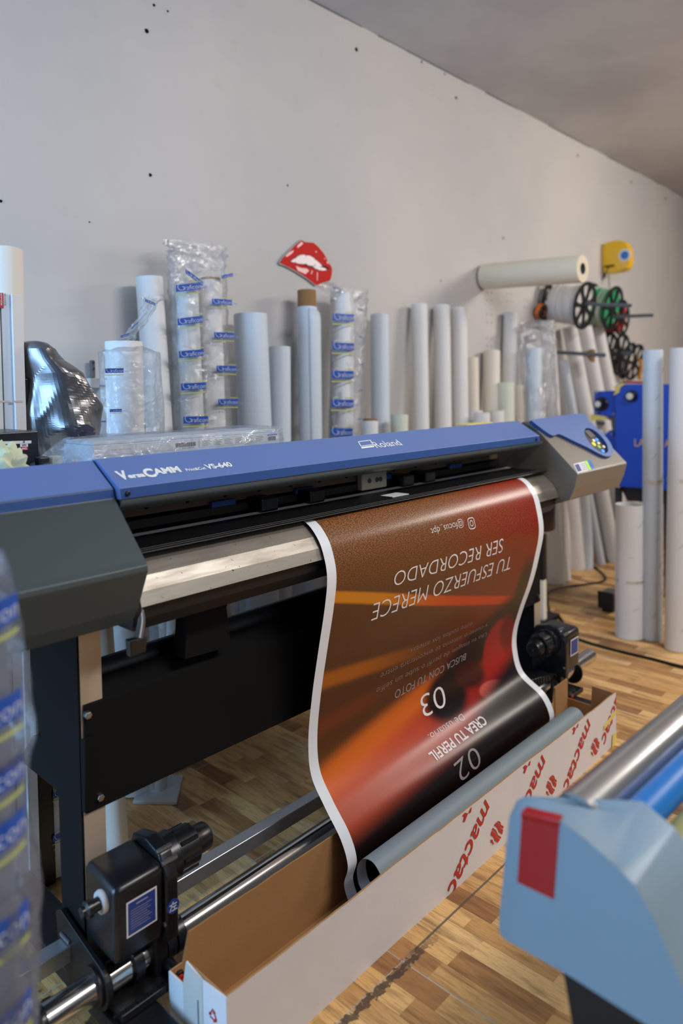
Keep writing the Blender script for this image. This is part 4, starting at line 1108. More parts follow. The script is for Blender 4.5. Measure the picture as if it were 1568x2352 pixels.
# wide bag with two rolls
cT = (T6a+T6b)/2; cB = (B6a+B6b)/2
wb = thing('plastic_bag', 'wide clear plastic bag with blue and green print, open at the top, around two rolls', 'plastic bag', (cB.x, cB.y, 0), 'printed plastic bags')
Lw = (T6b.x-T6a.x)/2+r6a+.03
dd = (cT-cB).normalized(); A0 = cT+dd*.17
bm = bag_mesh([A0, cT+dd*.05, cT-dd*.15, cB+dd*.02], lambda t: Lw*(1.03 if t > .12 else 1.0+.03*math.sin(t*60)), lambda t: (r6a+.02)*(1.0 if t > .12 else .7), lambda t: .016 if t > .15 else .05, seed=1.)
ob('clear_film', bm, 'clear_bag', wb, smooth=True)
yf = lambda v: (cT+(cB-cT)*max(0, min(1, (v-640)/1150))).y-r6a-.035
bag_logos(wb, [(404,671,58,.11),(408,748,57,.13),(411,823,57,.10),(416,897,57,.06),(421,973,57,.03),(487,699,46,-.06),(492,776,46,-.05),(497,853,46,-.03),(501,930,46,0.)], yf)
bag_logos(wb, [(426,628,40,-.75),(509,640,26,.2)], yf)
# narrow bag
nb = thing('plastic_bag', 'narrow clear plastic bag with a column of blue prints, around one white roll', 'plastic bag', (B10.x, B10.y, 0), 'printed plastic bags')
dd = (T10-B10).normalized()
bm = bag_mesh([T10+dd*.03+Vector((.06, 0, .0)), T10+Vector((.055, 0, -.06)), T10-dd*.5+Vector((.05, 0, 0)), B10+dd*.02], lambda t: r10*1.0+.062*(1-.3*t), lambda t: r10+.012, lambda t: .012, seed=4.)
ob('clear_film', bm, 'clear_bag', nb, smooth=True)
yf = lambda v: (T10+(B10-T10)*max(0, min(1, (v-676)/1150))).y-r10-.02
bag_logos(nb, [(764,737,49,-.02),(763,804,50,-.02),(762,869,50,0),(761,935,51,0),(759,1001,51,0)], yf)
bag_logos(nb, [(821,712,13,-.3),(825,775,11,-.4),(826,838,11,0),(823,900,11,.2),(822,965,12,.0)], lambda v: yf(v)+.03)
# film torn up at the top, towards the lips
bm = B(); P = [atY(u, v, 2.6) for u, v in ((722,655),(765,648),(800,672),(833,672),(832,690),(800,700),(770,690),(745,672))]
c = sum(P, Vector())/len(P); vs = [bm.verts.new(p) for p in P]; cv = bm.verts.new(c+Vector((0, -.03, 0)))
for i in range(len(vs)): bm.faces.new((vs[i], vs[(i+1) % len(vs)], cv))
ob('torn_film', bm, 'clear_bag', nb)
bag_logos(nb, [(765,664,22,-.5)], lambda v: 2.585)
# twisted bag in front of the tall roll
_, T4, B4, r4 = roll('white roll inside the plastic bag with a twisted top', (243, 327, 785), (250, 330, 1000), 2.42, 2.42, 'paper', group='rolls inside printed plastic bags', rs=.98)
tb = thing('plastic_bag', 'printed plastic bag twisted to a knot that points up to the right', 'plastic bag', (B4.x, B4.y, 0), 'printed plastic bags')
dd = (T4-B4).normalized()
K = [atY(u, v, y) for u, v, y in ((352,682,2.36),(345,700,2.36),(325,738,2.38),(300,768,2.40),(290,785,2.42))]
ax = K+[T4+Vector((.02, 0, -.04)), T4-dd*.5+Vector((.03, 0, 0)), B4+dd*.02]
R_ = [.035, .020, .022, .018, .03, r4+.035, r4+.042, r4+.03]
def rr(t): i = min(int(t*7), 6); f = t*7-i; f = f*f*(3-2*f); return R_[i]*(1-f)+R_[i+1]*f
bm = bag_mesh(ax, lambda t: rr(t)*(1.12 if t > .7 else 1), lambda t: rr(t), lambda t: .014 if t > .6 else .016, seed=8., m=110)
ob('clear_film', bm, 'clear_bag', tb, smooth=True)
yf = lambda v: (T4+(B4-T4)*max(0, min(1, (v-785)/1150))).y-r4-.05
bag_logos(tb, [(242,857,42,.02),(252,947,28,.02),(240,1013,26,.03)], yf)
bag_logos(tb, [(333,692,24,-.45),(277,776,20,.3),(302,757,16,.9)], lambda v: 2.33)
bag_logos(tb, [(229,888,12,0.),(230,970,13,0.)], lambda v: yf(v)+.05)
# clear crumpled bag without print
cbt = thing('plastic_bag', 'clear crumpled plastic bag without print around two rolls, near the right', 'plastic bag', (B22.x, B22.y, 0))
cT = (T22+T23)/2; cB = (B22+B23)/2; top_ = atY(1232, 755, 2.56)
bm = bag_mesh([top_+Vector((.02, 0, .06)), top_+Vector((.0, 0, -.03)), atY(1235, 830, 2.55), atY(1243, 960, 2.5), cB], lambda t: .05+.13*min(1, t*5+.3), lambda t: .10, lambda t: .05 if t < .35 else .02, seed=3., m=70)
ob('clear_film', bm, 'clear_bag', cbt, smooth=True)

# ------------------------------------------------------------------ left side: cartons, silver bag
def carton(lab, u0, u1, v0, y0, y1, m, red=False, g='white cartons at the left edge'):
    a, b = atY(u0, v0, y0), atY(u1, v0, y0); t = thing('long_carton', lab, 'carton', ((a.x+b.x)/2, (y0+y1)/2, 0), g)
    bm = B(); box(bm, (a.x, y0, .0), (b.x, y1, a.z), .002); c_ = ob('carton', bm, m, t)
    p, q = atY(u0, 920, y0-.001), atY(u1, 926, y0-.001); bm = B(); box(bm, (p.x, y0-.0012, p.z-.006), (q.x, y0, p.z)); ob('tape', bm, 'tape', c_)
    return t, a, b
t1, a, b = carton('slim white carton standing nearest the silver bag', 27, 52, 675, 2.12, 2.20, 'paper')
t2, a2, b2_ = carton('slim white carton with a red corner label at the left edge', 2, 25, 674, 2.13, 2.20, 'paper_cool')
p, q = atY(-2, 672, 2.128), atY(8.5, 708, 2.128)
bm = B(); box(bm, (p.x, 2.1275, q.z), (q.x, 2.130, p.z)); lb = ob('label', bm, 'red_label', t2)
bm = B(); 
for k in range(4): patch(bm, lambda x, z: Vector((q.x-.010+x*0, 2.1265, q.z+.01+z)), 0, 0, 0, 0) if False else None
words(bm, lambda x, y: Vector((q.x-.004-y, 2.1268, q.z+.008+x)), '800x600', .035, .005, .0); ob('label_text', bm, 'white_print', lb)
bm = B(); words(bm, lambda x, y: Vector((atY(14, 700, 2.128).x-y, 2.1268, q.z+.008+x)), '43211-05', .035, .005, .0); ob('label_text', bm, 'label_ink', t2)
carton('third slim white carton cut by the left edge of the photo', -24, -1, 674, 2.13, 2.20, 'paper')

sb = thing('silver_bag', 'crumpled silver plastic bag draped over a dark box at the left', 'bag', (.95, 2.2, 0))
# outline rows: v, left u, right u
rows = [(786,60,79),(790,50,92),(805,47,118),(830,47,138),(860,50,178),(900,52,200),(940,54,218),(980,60,221),(1020,70,214),(1050,80,210),(1120,86,206),(1300,86,206)]
bm = B(); rings = []; yb = 2.16; NN = 72
fine = []
for i in range(len(rows)-1):
    n_ = 8 if i < 9 else 4
    for k in range(n_): f = k/n_; fine.append(tuple(rows[i][j]*(1-f)+rows[i+1][j]*f for j in range(3)))
fine.append(rows[-1])
for v, l, r in fine:
    pl, pr_ = atY(l, v, yb), atY(r, v, yb); c = (pl+pr_)/2; hw_ = (pr_.x-pl.x)/2; row_ = []
    for k in range(NN):
        a = 2*math.pi*k/NN; q = Vector((math.cos(a)*hw_, math.sin(a)*min(hw_*1.0, .11), 0)); w = c+q
        s1 = noise.noise(Vector((w.x*9, w.y*9, w.z*5)))
        ridge = 1-abs(noise.noise(Vector((w.x*7+w.z*4, w.y*7, w.z*5-w.x*3))))*2.6
        ridge2 = 1-abs(noise.noise(Vector((w.x*16+2, w.y*15, w.z*12-w.x*8))))*2.4
        dsp = .030*ridge+.004*ridge2+.012*s1
        row_.append(bm.verts.new(w+Vector((math.cos(a)*.35, math.sin(a), .1))*dsp))
    rings.append(row_)
for p, q in zip(rings, rings[1:]):
    for k in range(NN): bm.faces.new((p[k], p[(k+1) % NN], q[(k+1) % NN], q[k]))
bm.faces.new(rings[0])
bg = ob('silver_film', bm, 'silver_film', sb); 
bm = B(); p, q = atY(60, 830, 2.14), atY(100, 1050, 2.14); box(bm, (p.x-.02, 2.14, 0), (q.x, 2.30, p.z-.05), .004); ob('dark_box', bm, 'black_plastic', sb)
# clip holder and white bracket on the wall
c = atY(213, 850, 2.72)
cl = thing('wall_clip', 'grey metal clip on a white block fixed to the wall, beside the silver bag', 'clip', (c.x, 2.74, c.z-.08))
a, b = atY(208, 827, 2.72), atY(219, 869, 2.72)
bm = B(); box(bm, (a.x, 2.715, b.z), (b.x, 2.735, a.z), .006); ck = ob('clip', bm, 'mid_grey', cl)
for dz in (.01, .035): bm = B(); cyl(bm, ((a.x+b.x)/2, 2.716, a.z-dz), ((a.x+b.x)/2, 2.710, a.z-dz), .005, 12); ob('screw', bm, 'dark_grey', ck)
a, b = atY(196, 869, 2.70), atY(244, 891, 2.70); bm = B(); box(bm, (a.x, 2.66, b.z), (b.x, WY-.001, a.z), .003); ob('block', bm, 'label_white', cl)

# ------------------------------------------------------------------ on the wall: lips sign, horizontal roll, tape measure
LY = WY-.012
def lp_(u, v, y=LY): return atY(u, v, y)
def zq(P): return [(500+x*500/1568, 520+y*560/1756) for x, y in P]
out = zq([(438,262),(470,215),(520,165),(565,122),(600,97),(625,108),(652,122),(680,112),(712,130),(745,165),(775,205),(800,255),(822,290),(828,320),(822,365),(808,398),(770,405),(735,420),(705,428),(690,418),(650,385),(600,352),(545,318),(480,285),(450,275)])
ls = thing('lips_sign', 'cut-out sign of red lips showing teeth, mounted flat on the wall', 'wall sign', lp_(705, 605))
bm = B(); slab(bm, smoothpath([lp_(*q) for q in out+[out[0]]], 3)[:-1], (0, .010, 0)); ob('backing', bm, 'acrylic_edge', ls)
def flat(name, zp, m, d, parent=ls, sm=3):
    P = [lp_(*q)-Vector((0, d, 0)) for q in zq(zp)]
    if sm: P = smoothpath(P+[P[0]], sm)[:-1]
    bm = B(); slab(bm, P, (0, .0006, 0)); bmesh.ops.triangulate(bm, faces=[f for f in bm.faces if len(f.verts) > 4]); return ob(name, bm, m, parent)
flat('red_lips', [(444,262),(475,218),(523,169),(567,126),(600,101),(625,112),(652,126),(680,116),(710,134),(742,168),(772,208),(796,257),(818,291),(823,320),(817,362),(804,392),(770,399),(735,414),(707,422),(692,413),(652,380),(602,347),(547,313),(482,281)], 'lip_red', .001)
flat('mouth_line', [(520,252),(560,215),(600,203),(650,208),(700,232),(745,270),(780,305),(812,308),(775,318),(740,322),(700,310),(672,288),(640,274),(590,270),(540,262)], 'lip_dark', .002)
for zp in ([(524,252),(540,238),(556,232),(556,256),(540,260)],[(558,230),(580,212),(604,206),(628,210),(630,268),(600,270),(558,262)],[(632,211),(655,211),(680,224),(698,240),(694,278),(672,284),(632,270)],[(700,242),(722,258),(742,278),(745,290),(715,290),(698,282)],[(682,285),(700,286),(712,306),(700,304)],[(704,287),(730,292),(742,316),(716,310)],[(733,294),(770,302),(778,314),(745,318)]):
    flat('tooth', zp, 'tooth', .003, sm=2)
for zp in ([(492,205),(520,182),(545,172),(540,188),(510,212),(488,222)],[(572,138),(600,112),(614,122),(596,140),(572,158)],[(560,285),(600,300),(640,305),(655,320),(630,345),(600,330),(575,320)],[(700,178),(708,178),(712,186),(704,188)],[(766,228),(772,230),(772,238),(766,236)],[(782,250),(790,252),(796,272),(786,266)],[(713,330),(718,332),(716,390),(711,388)],[(676,318),(682,318),(674,345),(669,342)]):
    flat('gloss_mark', zp, 'lip_pink', .002, sm=0)

def peg(u0, v0, u1, v1, rpx, m='pvc', y0=WY-.004, name='wall_peg'):
    a = atY(u0, v0, y0); b = atX(u1, v1, a.x); return a, b
a = atY(1112, 636, WY-.02); b = atX(1338, 617, a.x); dep = depth(a)
hr = thing('horizontal_paper_roll', 'cream paper roll sticking out of the wall on a peg, above the wire spools', 'paper roll', (a.x, WY, a.z))
r_a = 31/FPX*depth(b)
bm = B(); d = b-a; L = d.length; lathe(bm, a, d, [(0, r_a*.55), (0, r_a*1.0), (.01, r_a*1.03), (L-.005, r_a*1.03), (L, r_a), (L, r_a*.42), (0, r_a*.42)], 48, cap=False); ob('rolled_paper', bm, 'paper_cream', hr, smooth=True)
bm = B(); lathe(bm, a, d, [(0.01, r_a*.43), (L+.001, r_a*.43), (L+.001, r_a*.38), (.01, r_a*.38)], 36, cap=False); ob('core', bm, 'mid_grey', hr, smooth=True)
bm = B(); cyl(bm, a+Vector((0, .019, 0)), a+d*.25, r_a*.2, 16); ob('peg', bm, 'pvc', hr)

# tape measure
tm = thing('tape_measure', 'large yellow tape measure hanging on the wall at the right', 'tape measure', atY(1412, 590, WY))
c0 = atY(1384, 590, WY-.005); px = .0
def tmv(u, v, dy): return atY(u, v, WY-dy)
A_ = tmv(1386, 560, .02); B_ = tmv(1386, 628, .02); H_ = A_.z-B_.z; x0 = A_.x
W_ = .10; D_ = atX(1444, 600, x0).y
prof = []
for y, z in ((WY-.008, .04), (WY-.008, .86), (WY-.03, .96), (WY-.5*(WY-D_), 1.0), (D_+.05, .95), (D_+.01, .78), (D_, .5), (D_+.005, .2), (D_+.04, .03), (WY-.05, 0)):
    prof.append((y, B_.z+H_*z*1.05))
ps = smoothpath([(0, y, z) for y, z in prof+[prof[0]]], 3)[:-1]
bm = B(); prism(bm, [(p.y, p.z) for p in ps], x0, x0+W_, bev=.012); tb_ = ob('case', bm, 'tape_yellow', tm, smooth=True)
cc = atX(1434, 586, x0-.002)
bm = B(); cyl(bm, cc, cc+Vector((.006, 0, 0)), .055, 32, bev=.002); lb = ob('round_label', bm, 'label_white', tm, smooth=True)
bm = B(); cyl(bm, cc-Vector((.001, 0, 0)), cc+Vector((.004, 0, 0)), .036, 28); ob('label_centre', bm, 'cyan', lb)
cc = atX(1399, 611, x0-.001); bm = B(); box(bm, (cc.x-.004, cc.y-.045, cc.z-.010), (cc.x+.003, cc.y+.045, cc.z+.008), .003); ob('slot', bm, 'black_matte', tm)
bm = B(); tube(bm, [cc, atX(1386, 635, x0), atX(1375, 660, x0)], .005, 6); tube(bm, [atX(1397, 628, x0), atX(1398, 640, x0), atX(1399, 662, x0)], .005, 6); ob('string', bm, 'dark_grey', tm)

# spools on pegs
def wheel(bm, c, d, R, th=.012, holes=7, hub=.28):
    """spoked flange: rim, hub and spokes with oval openings"""
    x, y, d = frame(d); c = Vector(c)
    def P(a, r, t): return c+(x*math.cos(a)+y*math.sin(a))*r+d*t
    N = 42
    for r0, r1 in ((R*.86, R), (0.001, R*hub)):
        rg = [[bm.verts.new(P(2*math.pi*k/N, r, t)) for k in range(N)] for r, t in ((r0, 0), (r1, 0), (r1, th), (r0, th))]
        for i in range(4):
            for k in range(N): bm.faces.new((rg[i][k], rg[i][(k+1) % N], rg[(i+1) % 4][(k+1) % N], rg[(i+1) % 4][k]))
    for h in range(holes):
        a = 2*math.pi*h/holes; w0, w1 = .26, .11
        P8 = []
        for t in (0, th):
            P8.append([bm.verts.new(P(a-w0, R*hub*.95, t)), bm.verts.new(P(a+w0, R*hub*.95, t)), bm.verts.new(P(a+w1*.9, R*.6, t)), bm.verts.new(P(a+w1*1.4, R*.88, t)), bm.verts.new(P(a-w1*1.4, R*.88, t)), bm.verts.new(P(a-w1*.9, R*.6, t))])
        bm.faces.new(P8[0]); bm.faces.new(P8[1][::-1])
        for i in range(6): bm.faces.new((P8[0][i], P8[0][(i+1) % 6], P8[1][(i+1) % 6], P8[1][i]))
def coil(bm, a, b, r, wr, turns, wob=.0, seed=0):
    """loosely wound wire, one tube"""
    d = (b-a); x, y, dn = frame(d); pts = []; n = 22
    for i in range(turns*n+1):
        t = i/(turns*n); an = 2*math.pi*i/n
        rr_ = r*(1+wob*noise.noise(Vector((t*9+seed, math.cos(an), math.sin(an)))))
        tt = t+(.5/turns)*noise.noise(Vector((t*30, seed, an*.3)))
        pts.append(a+d*min(max(tt, 0), 1)+(x*math.cos(an)+y*math.sin(an))*rr_+Vector((0, 0, -wob*r*.4 if math.sin(an) > 0 else 0)))
    tube(bm, pts, wr, 6)
def spool(label, uf, vf, hpx, wback, mats, wire_r=.8, ub=None, pegend=None, turns=12, X=None, wy=WY-.05, group='cable spools on wall pegs', wob=.05):
    # front flange centre at (uf, vf); all spools share pegs perpendicular to the wall
    back = atY(ub[0], ub[1], wy); x = back.x; front = atX(uf, vf, x); R = hpx/2/FPX*depth(front); d = (front-back)
    t = thing('cable_spool', label, 'cable spool', back, group)
    for c_, s_ in ((back, 1), (front, 1)):
        bm = B(); wheel(bm, c_, d, R*(1.0)); ob('flange', bm, 'spool_black', t, smooth=True)
    if mats:
        bm = B(); cyl(bm, back+d*.06, back+d*.99, R*wire_r*.86, 36); w_ = ob('cable_winding', bm, mats[0], t, smooth=True)
        bm = B(); coil(bm, back+d*.09, back+d*.97, R*wire_r*.93, .010, turns, wob, seed=uf); ob('wound_cable', bm, mats[0], w_, smooth=True)
        if len(mats) > 1:
            bm = B(); coil(bm, back+d*.12, back+d*.95, R*wire_r*.95, .009, max(4, turns//2), wob, seed=uf+9); ob('wound_cable', bm, mats[1], w_, smooth=True)
    return x, back, front, R, d
s1 = spool('large spool of white cable, nearest on the left below the cream roll', 1341, 702, 110, 0, ['wire_white'], .84, ub=(1268, 693), turns=13, wob=.06)
s2 = spool('spool of green and white cable, right of the white one', 1405, 708, 102, 0, ['wire_green', 'wire_white'], .86, ub=(1352, 700), turns=12, wy=WY-.05, wob=.03)
s3 = spool('spool of red cable mostly hidden behind the green one', 1426, 730, 84, 0, ['wire_red'], .8, ub=(1392, 730), turns=7, wy=WY-.05)
s4 = spool('empty black spool below the green spool', 1424, 815, 98, 0, None, ub=(1396, 812), wy=WY-.05)
s5 = spool('narrow black spool with a pale coil, nearest the orange ribbon', 1456, 832, 86, 0, ['wire_white'], .7, ub=(1440, 828), turns=4, wy=WY-.05)
s6 = spool('small spool of orange cable peeking out left of the white spool', 1245, 716, 34, 0, ['wire_orange'], .95, ub=(1236, 714), turns=4, wy=WY-.03)
def pegs(label, x, zref, u0, v0, u1, v1, rpx):
    a = atX(u0, v0, x); b = atX(u1, v1, x); a = Vector((x, WY-.002, a.z+(a.z-b.z)/(a.y-b.y+1e-6)*(WY-a.y)))
    r = rpx/FPX*depth(b); bm = B(); pipe(bm, a, b, r, r*.75, 20)
    tag(ob('wall_peg', bm, 'pvc', smooth=True, loc=a), label, 'peg', 'grey pipes sticking out of the wall')
pegs('grey pipe through the white cable spool', s1[0], 0, 1339, 698, 1449, 702, 4.3)
pegs('grey pipe behind the green cable spool, reaching furthest right', s2[0]+.02, 0, 1425, 727, 1499, 724, 4.0)
xx = atY(1262, 806, WY).x
pegs('empty grey pipe with a scrap of brown card, left of the lower spools', xx, 0, 1276, 809, 1389, 816, 4.6)
bm = B(); P = [atX(u, v, xx-.001) for u, v in ((1340,808),(1348,806),(1356,802),(1361,803),(1360,818),(1359,832),(1354,830),(1347,820),(1340,817))]
slab(bm, P, (.05, 0, 0)); tag(ob('card_scrap', bm, 'kraft', loc=P[0]), 'scrap of brown card hanging on the empty grey pipe', 'card scrap')
pegs('short grey pipe through the empty black spool', s4[0], 0, 1421, 812, 1447, 813, 4.6)
xx = atY(1330, 968, WY).x
pegs('grey pipe low on the wall, just above the printer end', xx, 0, 1350, 969, 1387, 972, 5.)
bm = B()
P = smoothpath([atX(1463, 822, s5[0]-.05), atX(1470, 828, s5[0]-.05), atX(1472, 845, s5[0]-.06), atX(1468, 862, s5[0]-.06), atX(1470, 872, s5[0]-.06)])
vs = [(bm.verts.new(p+Vector((0, -.018, 0))), bm.verts.new(p+Vector((0, .018, 0)))) for p in P]
for a, b in zip(vs, vs[1:]): bm.faces.new((a[0], b[0], b[1], a[1]))
o = ob('ribbon', bm, 'ribbon_orange', smooth=True, loc=P[0]); md = o.modifiers.new('s', 'SOLIDIFY'); md.thickness = .004
tag(o, 'orange ribbon hanging beside the narrow black spool', 'ribbon')
a = atY(1440, 862, 2.45); b = atY(1440, 885, 2.45)
# ------------------------------------------------------------------ blue machine
HX = 5.05
def hx(u, v, d=0.): return atX(u, v, HX-d)
hm = thing('blue_machine', 'tall blue workshop machine with black knobs and yellow letters, behind the white rolls', 'machine', (HX+.2, 1.9, 0))
P = [hx(u, v) for u, v in ((1412,887),(1422,883),(1640,883),(1640,1136),(1412,1117))]
bm = B(); slab(bm, P, (.30, 0, 0), bev=.006); ob('front_panel', bm, 'heat_blue', hm)
P = [hx(u, v, -.03) for u, v in ((1364,899),(1414,897),(1414,957),(1398,958),(1364,953))]
bm = B(); slab(bm, P, (.22, 0, 0), bev=.004); sp_ = ob('side_panel', bm, 'heat_blue', hm)
P = [hx(u, v, -.05) for u, v in ((1386,1000),(1400,988),(1414,988),(1414,1118),(1394,1115))]
bm = B(); slab(bm, P, (.2, 0, 0), bev=.004); ob('lower_side_panel', bm, 'heat_blue', hm)
P = [hx(u, v, -.04) for u, v in ((1370,953),(1414,954),(1414,990),(1405,986),(1404,966),(1390,962))]
bm = B(); slab(bm, P, (.15, 0, 0)); ob('grey_arm', bm, 'mid_grey', hm)
P = [hx(u, v, 0.01) for u, v in ((1356,952),(1384,956),(1392,963),(1356,966))]
bm = B(); slab(bm, P, (.06, 0, 0)); ob('yellow_strap', bm, 'yellow_tape', hm)
for u, v, r in ((1375, 928, 13), (1448, 910, 14)):
    c = hx(u, v); k = r/FPX*depth(c); ex = Vector((-1, 0, 0))
    bm = B(); lathe(bm, c+Vector((.04, -.01, 0)), ex, [(0, k*1.25), (.02, k*1.25), (.03, k*1.0), (.075, k*.9), (.085, k*.75)], 26); kn = ob('knob', bm, 'knob_black', hm, smooth=True)
    bm = B(); cyl(bm, c+Vector((-.040, -.01, 0)), c+Vector((-.052, -.01, 0)), k*.55, 24, bev=.003); ob('knob_cap', bm, 'knob_white', kn, smooth=True)
for u, v in ((1369, 903), (1369, 947), (1409, 951), (1404, 997)):
    c = hx(u, v); bm = B(); cyl(bm, c+Vector((.03, 0, 0)), c+Vector((-.004, 0, 0)), .008, 10); ob('rivet', bm, 'steel', hm)
def hw2(s, ua, ub_, vb, h):
    a, b = hx(ua, vb), hx(ub_, vb+ (ub_-ua)*.03); L = (b-a).length
    bm = B(); words(bm, lambda x, y: a+(b-a)*(x/L)+Vector((-.002, 0, y)), s, L, h, .0); ob('yellow_letters', bm, 'yellow_paint', hm)
hw2('LA', 1457, 1480, 1025, .055); hw2('A', 1526, 1537, 1027, .055)
for k, (u, v) in enumerate(((1405, 893), (1419, 886), (1412, 902))):
    pass
P = [hx(u, v, .01) for u, v in ((1406,888),(1412,890),(1426,881),(1434,883),(1424,889),(1420,902),(1408,908),(1414,897))]
bm = B(); slab(bm, P, (.03, 0, 0)); tag(ob('yellow_ribbon', bm, 'yellow_tape', loc=P[0]), 'yellow ribbon draped over the top corner of the blue machine', 'ribbon')
bm = B(); a, b = hx(1425, 881.5), hx(1500, 882); tube(bm, [a+Vector((.1, 0, .01)), b+Vector((.1, 0, .01))], .008, 8); tag(ob('red_rod', bm, 'wire_red', loc=a), 'thin red rod lying on top of the blue machine', 'rod')
bm = B(); P = [hx(u, v, -.12) for u, v in ((1420,1112),(1640,1130),(1640,1200),(1550,1160),(1440,1150))]; slab(bm, P, (.15, 0, 0)); ob('under_frame', bm, 'inner_dark', hm)
for u in (1420, 1532):
    a = atX(u, 1120, HX+.1); bm = B(); box(bm, (a.x-.02, a.y-.02, 0), (a.x+.02, a.y+.02, a.z), .002); ob('leg', bm, 'dark_grey', hm)
bm = B(); c = atZ(1400, 1372, .09); box(bm, (c.x-.06, c.y-.06, .04), (c.x+.08, c.y+.05, .13), .01); cs = tag(ob('floor_pedal', bm, 'mid_grey', loc=(c.x, c.y, 0)), 'grey pedal box on the floor behind the short roll', 'pedal')
for v_ in range(1): bm = B(); box(bm, (c.x-.075, c.y-.05, .03), (c.x-.06, c.y+.05, .14), .003); box(bm, (c.x-.03, c.y-.03, 0), (c.x+.06, c.y+.04, .04)); ob('pedal_frame', bm, 'black_metal', cs)
bm = B(); bmesh.ops.create_icosphere(bm, subdivisions=3, radius=.09)
# white bag scrap under it
bm.free()

# ------------------------------------------------------------------ three rolls at the right
def stand_roll(label, top, bot, r_px, m, seam, lift, wall=None, tape=None):
    Bp = atZ(bot[0], bot[1]-4, 0.); T = atY(top[0], top[1], Bp.y+.02)
    for _ in range(3): T = atP(top[0], top[1], Bp, Vector((.6, .8, 0)))
    r = r_px/FPX*depth(Bp)
    t = thing('paper_roll', label, 'paper roll', Bp, 'rolls standing in the open at the right')
    bm = B(); spiral_body(bm, T, Bp+Vector((0, 0, .002)), r, seam, lift, wall=wall or r*.08); ob('rolled_sheet', bm, m, t, smooth=True)
    if tape:
        ax = (Bp-T).normalized()
        for v_, mm_, wd in tape:
            q = T
            for k in range(2000):
                q = T+ax*(k*.001)
                if proj(q)[1] >= v_: break
            bm = B(); pipe(bm, q, q+ax*wd, r*1.035, r*1.0, 40); tp = ob('tape', bm, mm_, t, smooth=True)
            # handwritten scribble on the tape
            bm = B(); 
            for i in range(7):
                a = -2.35+i*.11; p0_ = q+ax*(.004+.006*(i % 2))+Vector((math.cos(a), math.sin(a), 0))*r*1.045; p1_ = q+ax*(.012-.004*(i % 3))+Vector((math.cos(a+.09), math.sin(a+.09), 0))*r*1.045
                tube(bm, [p0_, p1_], .0012, 5)
            ob('pen_marks', bm, 'label_ink', tp)
    # faint pencil marks
    ax = (Bp-T).normalized(); L = (Bp-T).length; bm = B()
    for i in range(int(L/.16)):
        s_ = .1+i*.16+random.random()*.05; a = -2.2+random.uniform(-.9, .5); p0_ = T+ax*s_+Vector((math.cos(a), math.sin(a), 0))*r*1.012
        p1_ = T+ax*(s_-random.uniform(.01, .035))+Vector((math.cos(a+.5), math.sin(a+.5), 0))*r*1.012; m2_ = (p0_+p1_)/2+Vector((-.003, -.003, 0))
        tube(bm, smoothpath([p0_, m2_, p1_], 3), .0009, 5)
    ob('pencil_marks', bm, 'ink_grey', t)
stand_roll('short thick white roll standing leftmost of the three at the right', (1446, 1158), (1445, 1465), 31, 'paper', -2.75, .06, tape=[(1327, 'tape', .018)])
stand_roll('tall slim roll between the short thick roll and the roll at the right edge', (1500, 804), (1499, 1472), 20.5, 'paper_cool', -2.0, .10, tape=[(1100, 'tape', .026)])
stand_roll('tall roll at the right edge of the photo', (1568, 800), (1554, 1494), 27, 'paper', -2.5, .10, tape=[(1098, 'tape', .022)])

# ------------------------------------------------------------------ floor items behind the printer
c = atZ(357, 1822, 0.)
pf = thing('white_base_plate', 'white square plate with a round socket, lying on the floor under the printer', 'base plate', (c.x, c.y, 0))
q = [atZ(u, v, .0) for u, v in ((305,1848),(406,1850),(421,1787),(328,1786))]
bm = B(); slab(bm, q, (0, 0, .014), bev=.004); ob('plate', bm, 'fitting', pf)
cc = atZ(362, 1808, .014); bm = B(); lathe(bm, cc, (0, 0, 1), [(0, .036), (.045, .036), (.047, .033), (.047, .028), (.01, .028)], 36, cap=False); bm2 = bm; ob('socket', bm2, 'fitting', pf, smooth=True)
# white post on a black base
a = atZ(1247, 1432, 0.); T = atP(1247, 1225, a, Vector((.6, .8, 0)))
wp = thing('white_post', 'thin white upright post on a black foot, just right of the printer stand', 'post', (a.x, a.y, 0))
zm = atP(1247, 1330, a, Vector((.6, .8, 0))).z
bm = B(); box(bm, (a.x-.03, a.y-.02, .03), (a.x+.012, a.y+.02, zm), .004); ob('post', bm, 'paper_warm', wp)
bm = B(); box(bm, (a.x-.032, a.y-.022, zm), (a.x+.014, a.y+.022, T.z), .004); ob('sleeve', bm, 'black_metal', wp)
bm = B(); box(bm, (a.x-.09, a.y-.035, 0), (a.x+.16, a.y+.05, .032), .006); ob('foot', bm, 'black_metal', wp)
P = [atZ(u, v, .008) for u, v in ((1346,1284),(1350,1290),(1362,1300),(1384,1318),(1390,1330),(1372,1338),(1330,1344),(1285,1350),(1262,1358),(1256,1366),(1258,1390),(1266,1412),(1285,1418),(1298,1440),(1310,1460),(1345,1474),(1385,1486),(1440,1500),(1500,1514),(1560,1530),(1620,1542))]
bm = B(); tube(bm, smoothpath(P, 6), .008, 8); tag(ob('power_cable', bm, 'black_cable', smooth=True, loc=P[8]), 'black power cable snaking over the floor beyond the printer', 'cable')
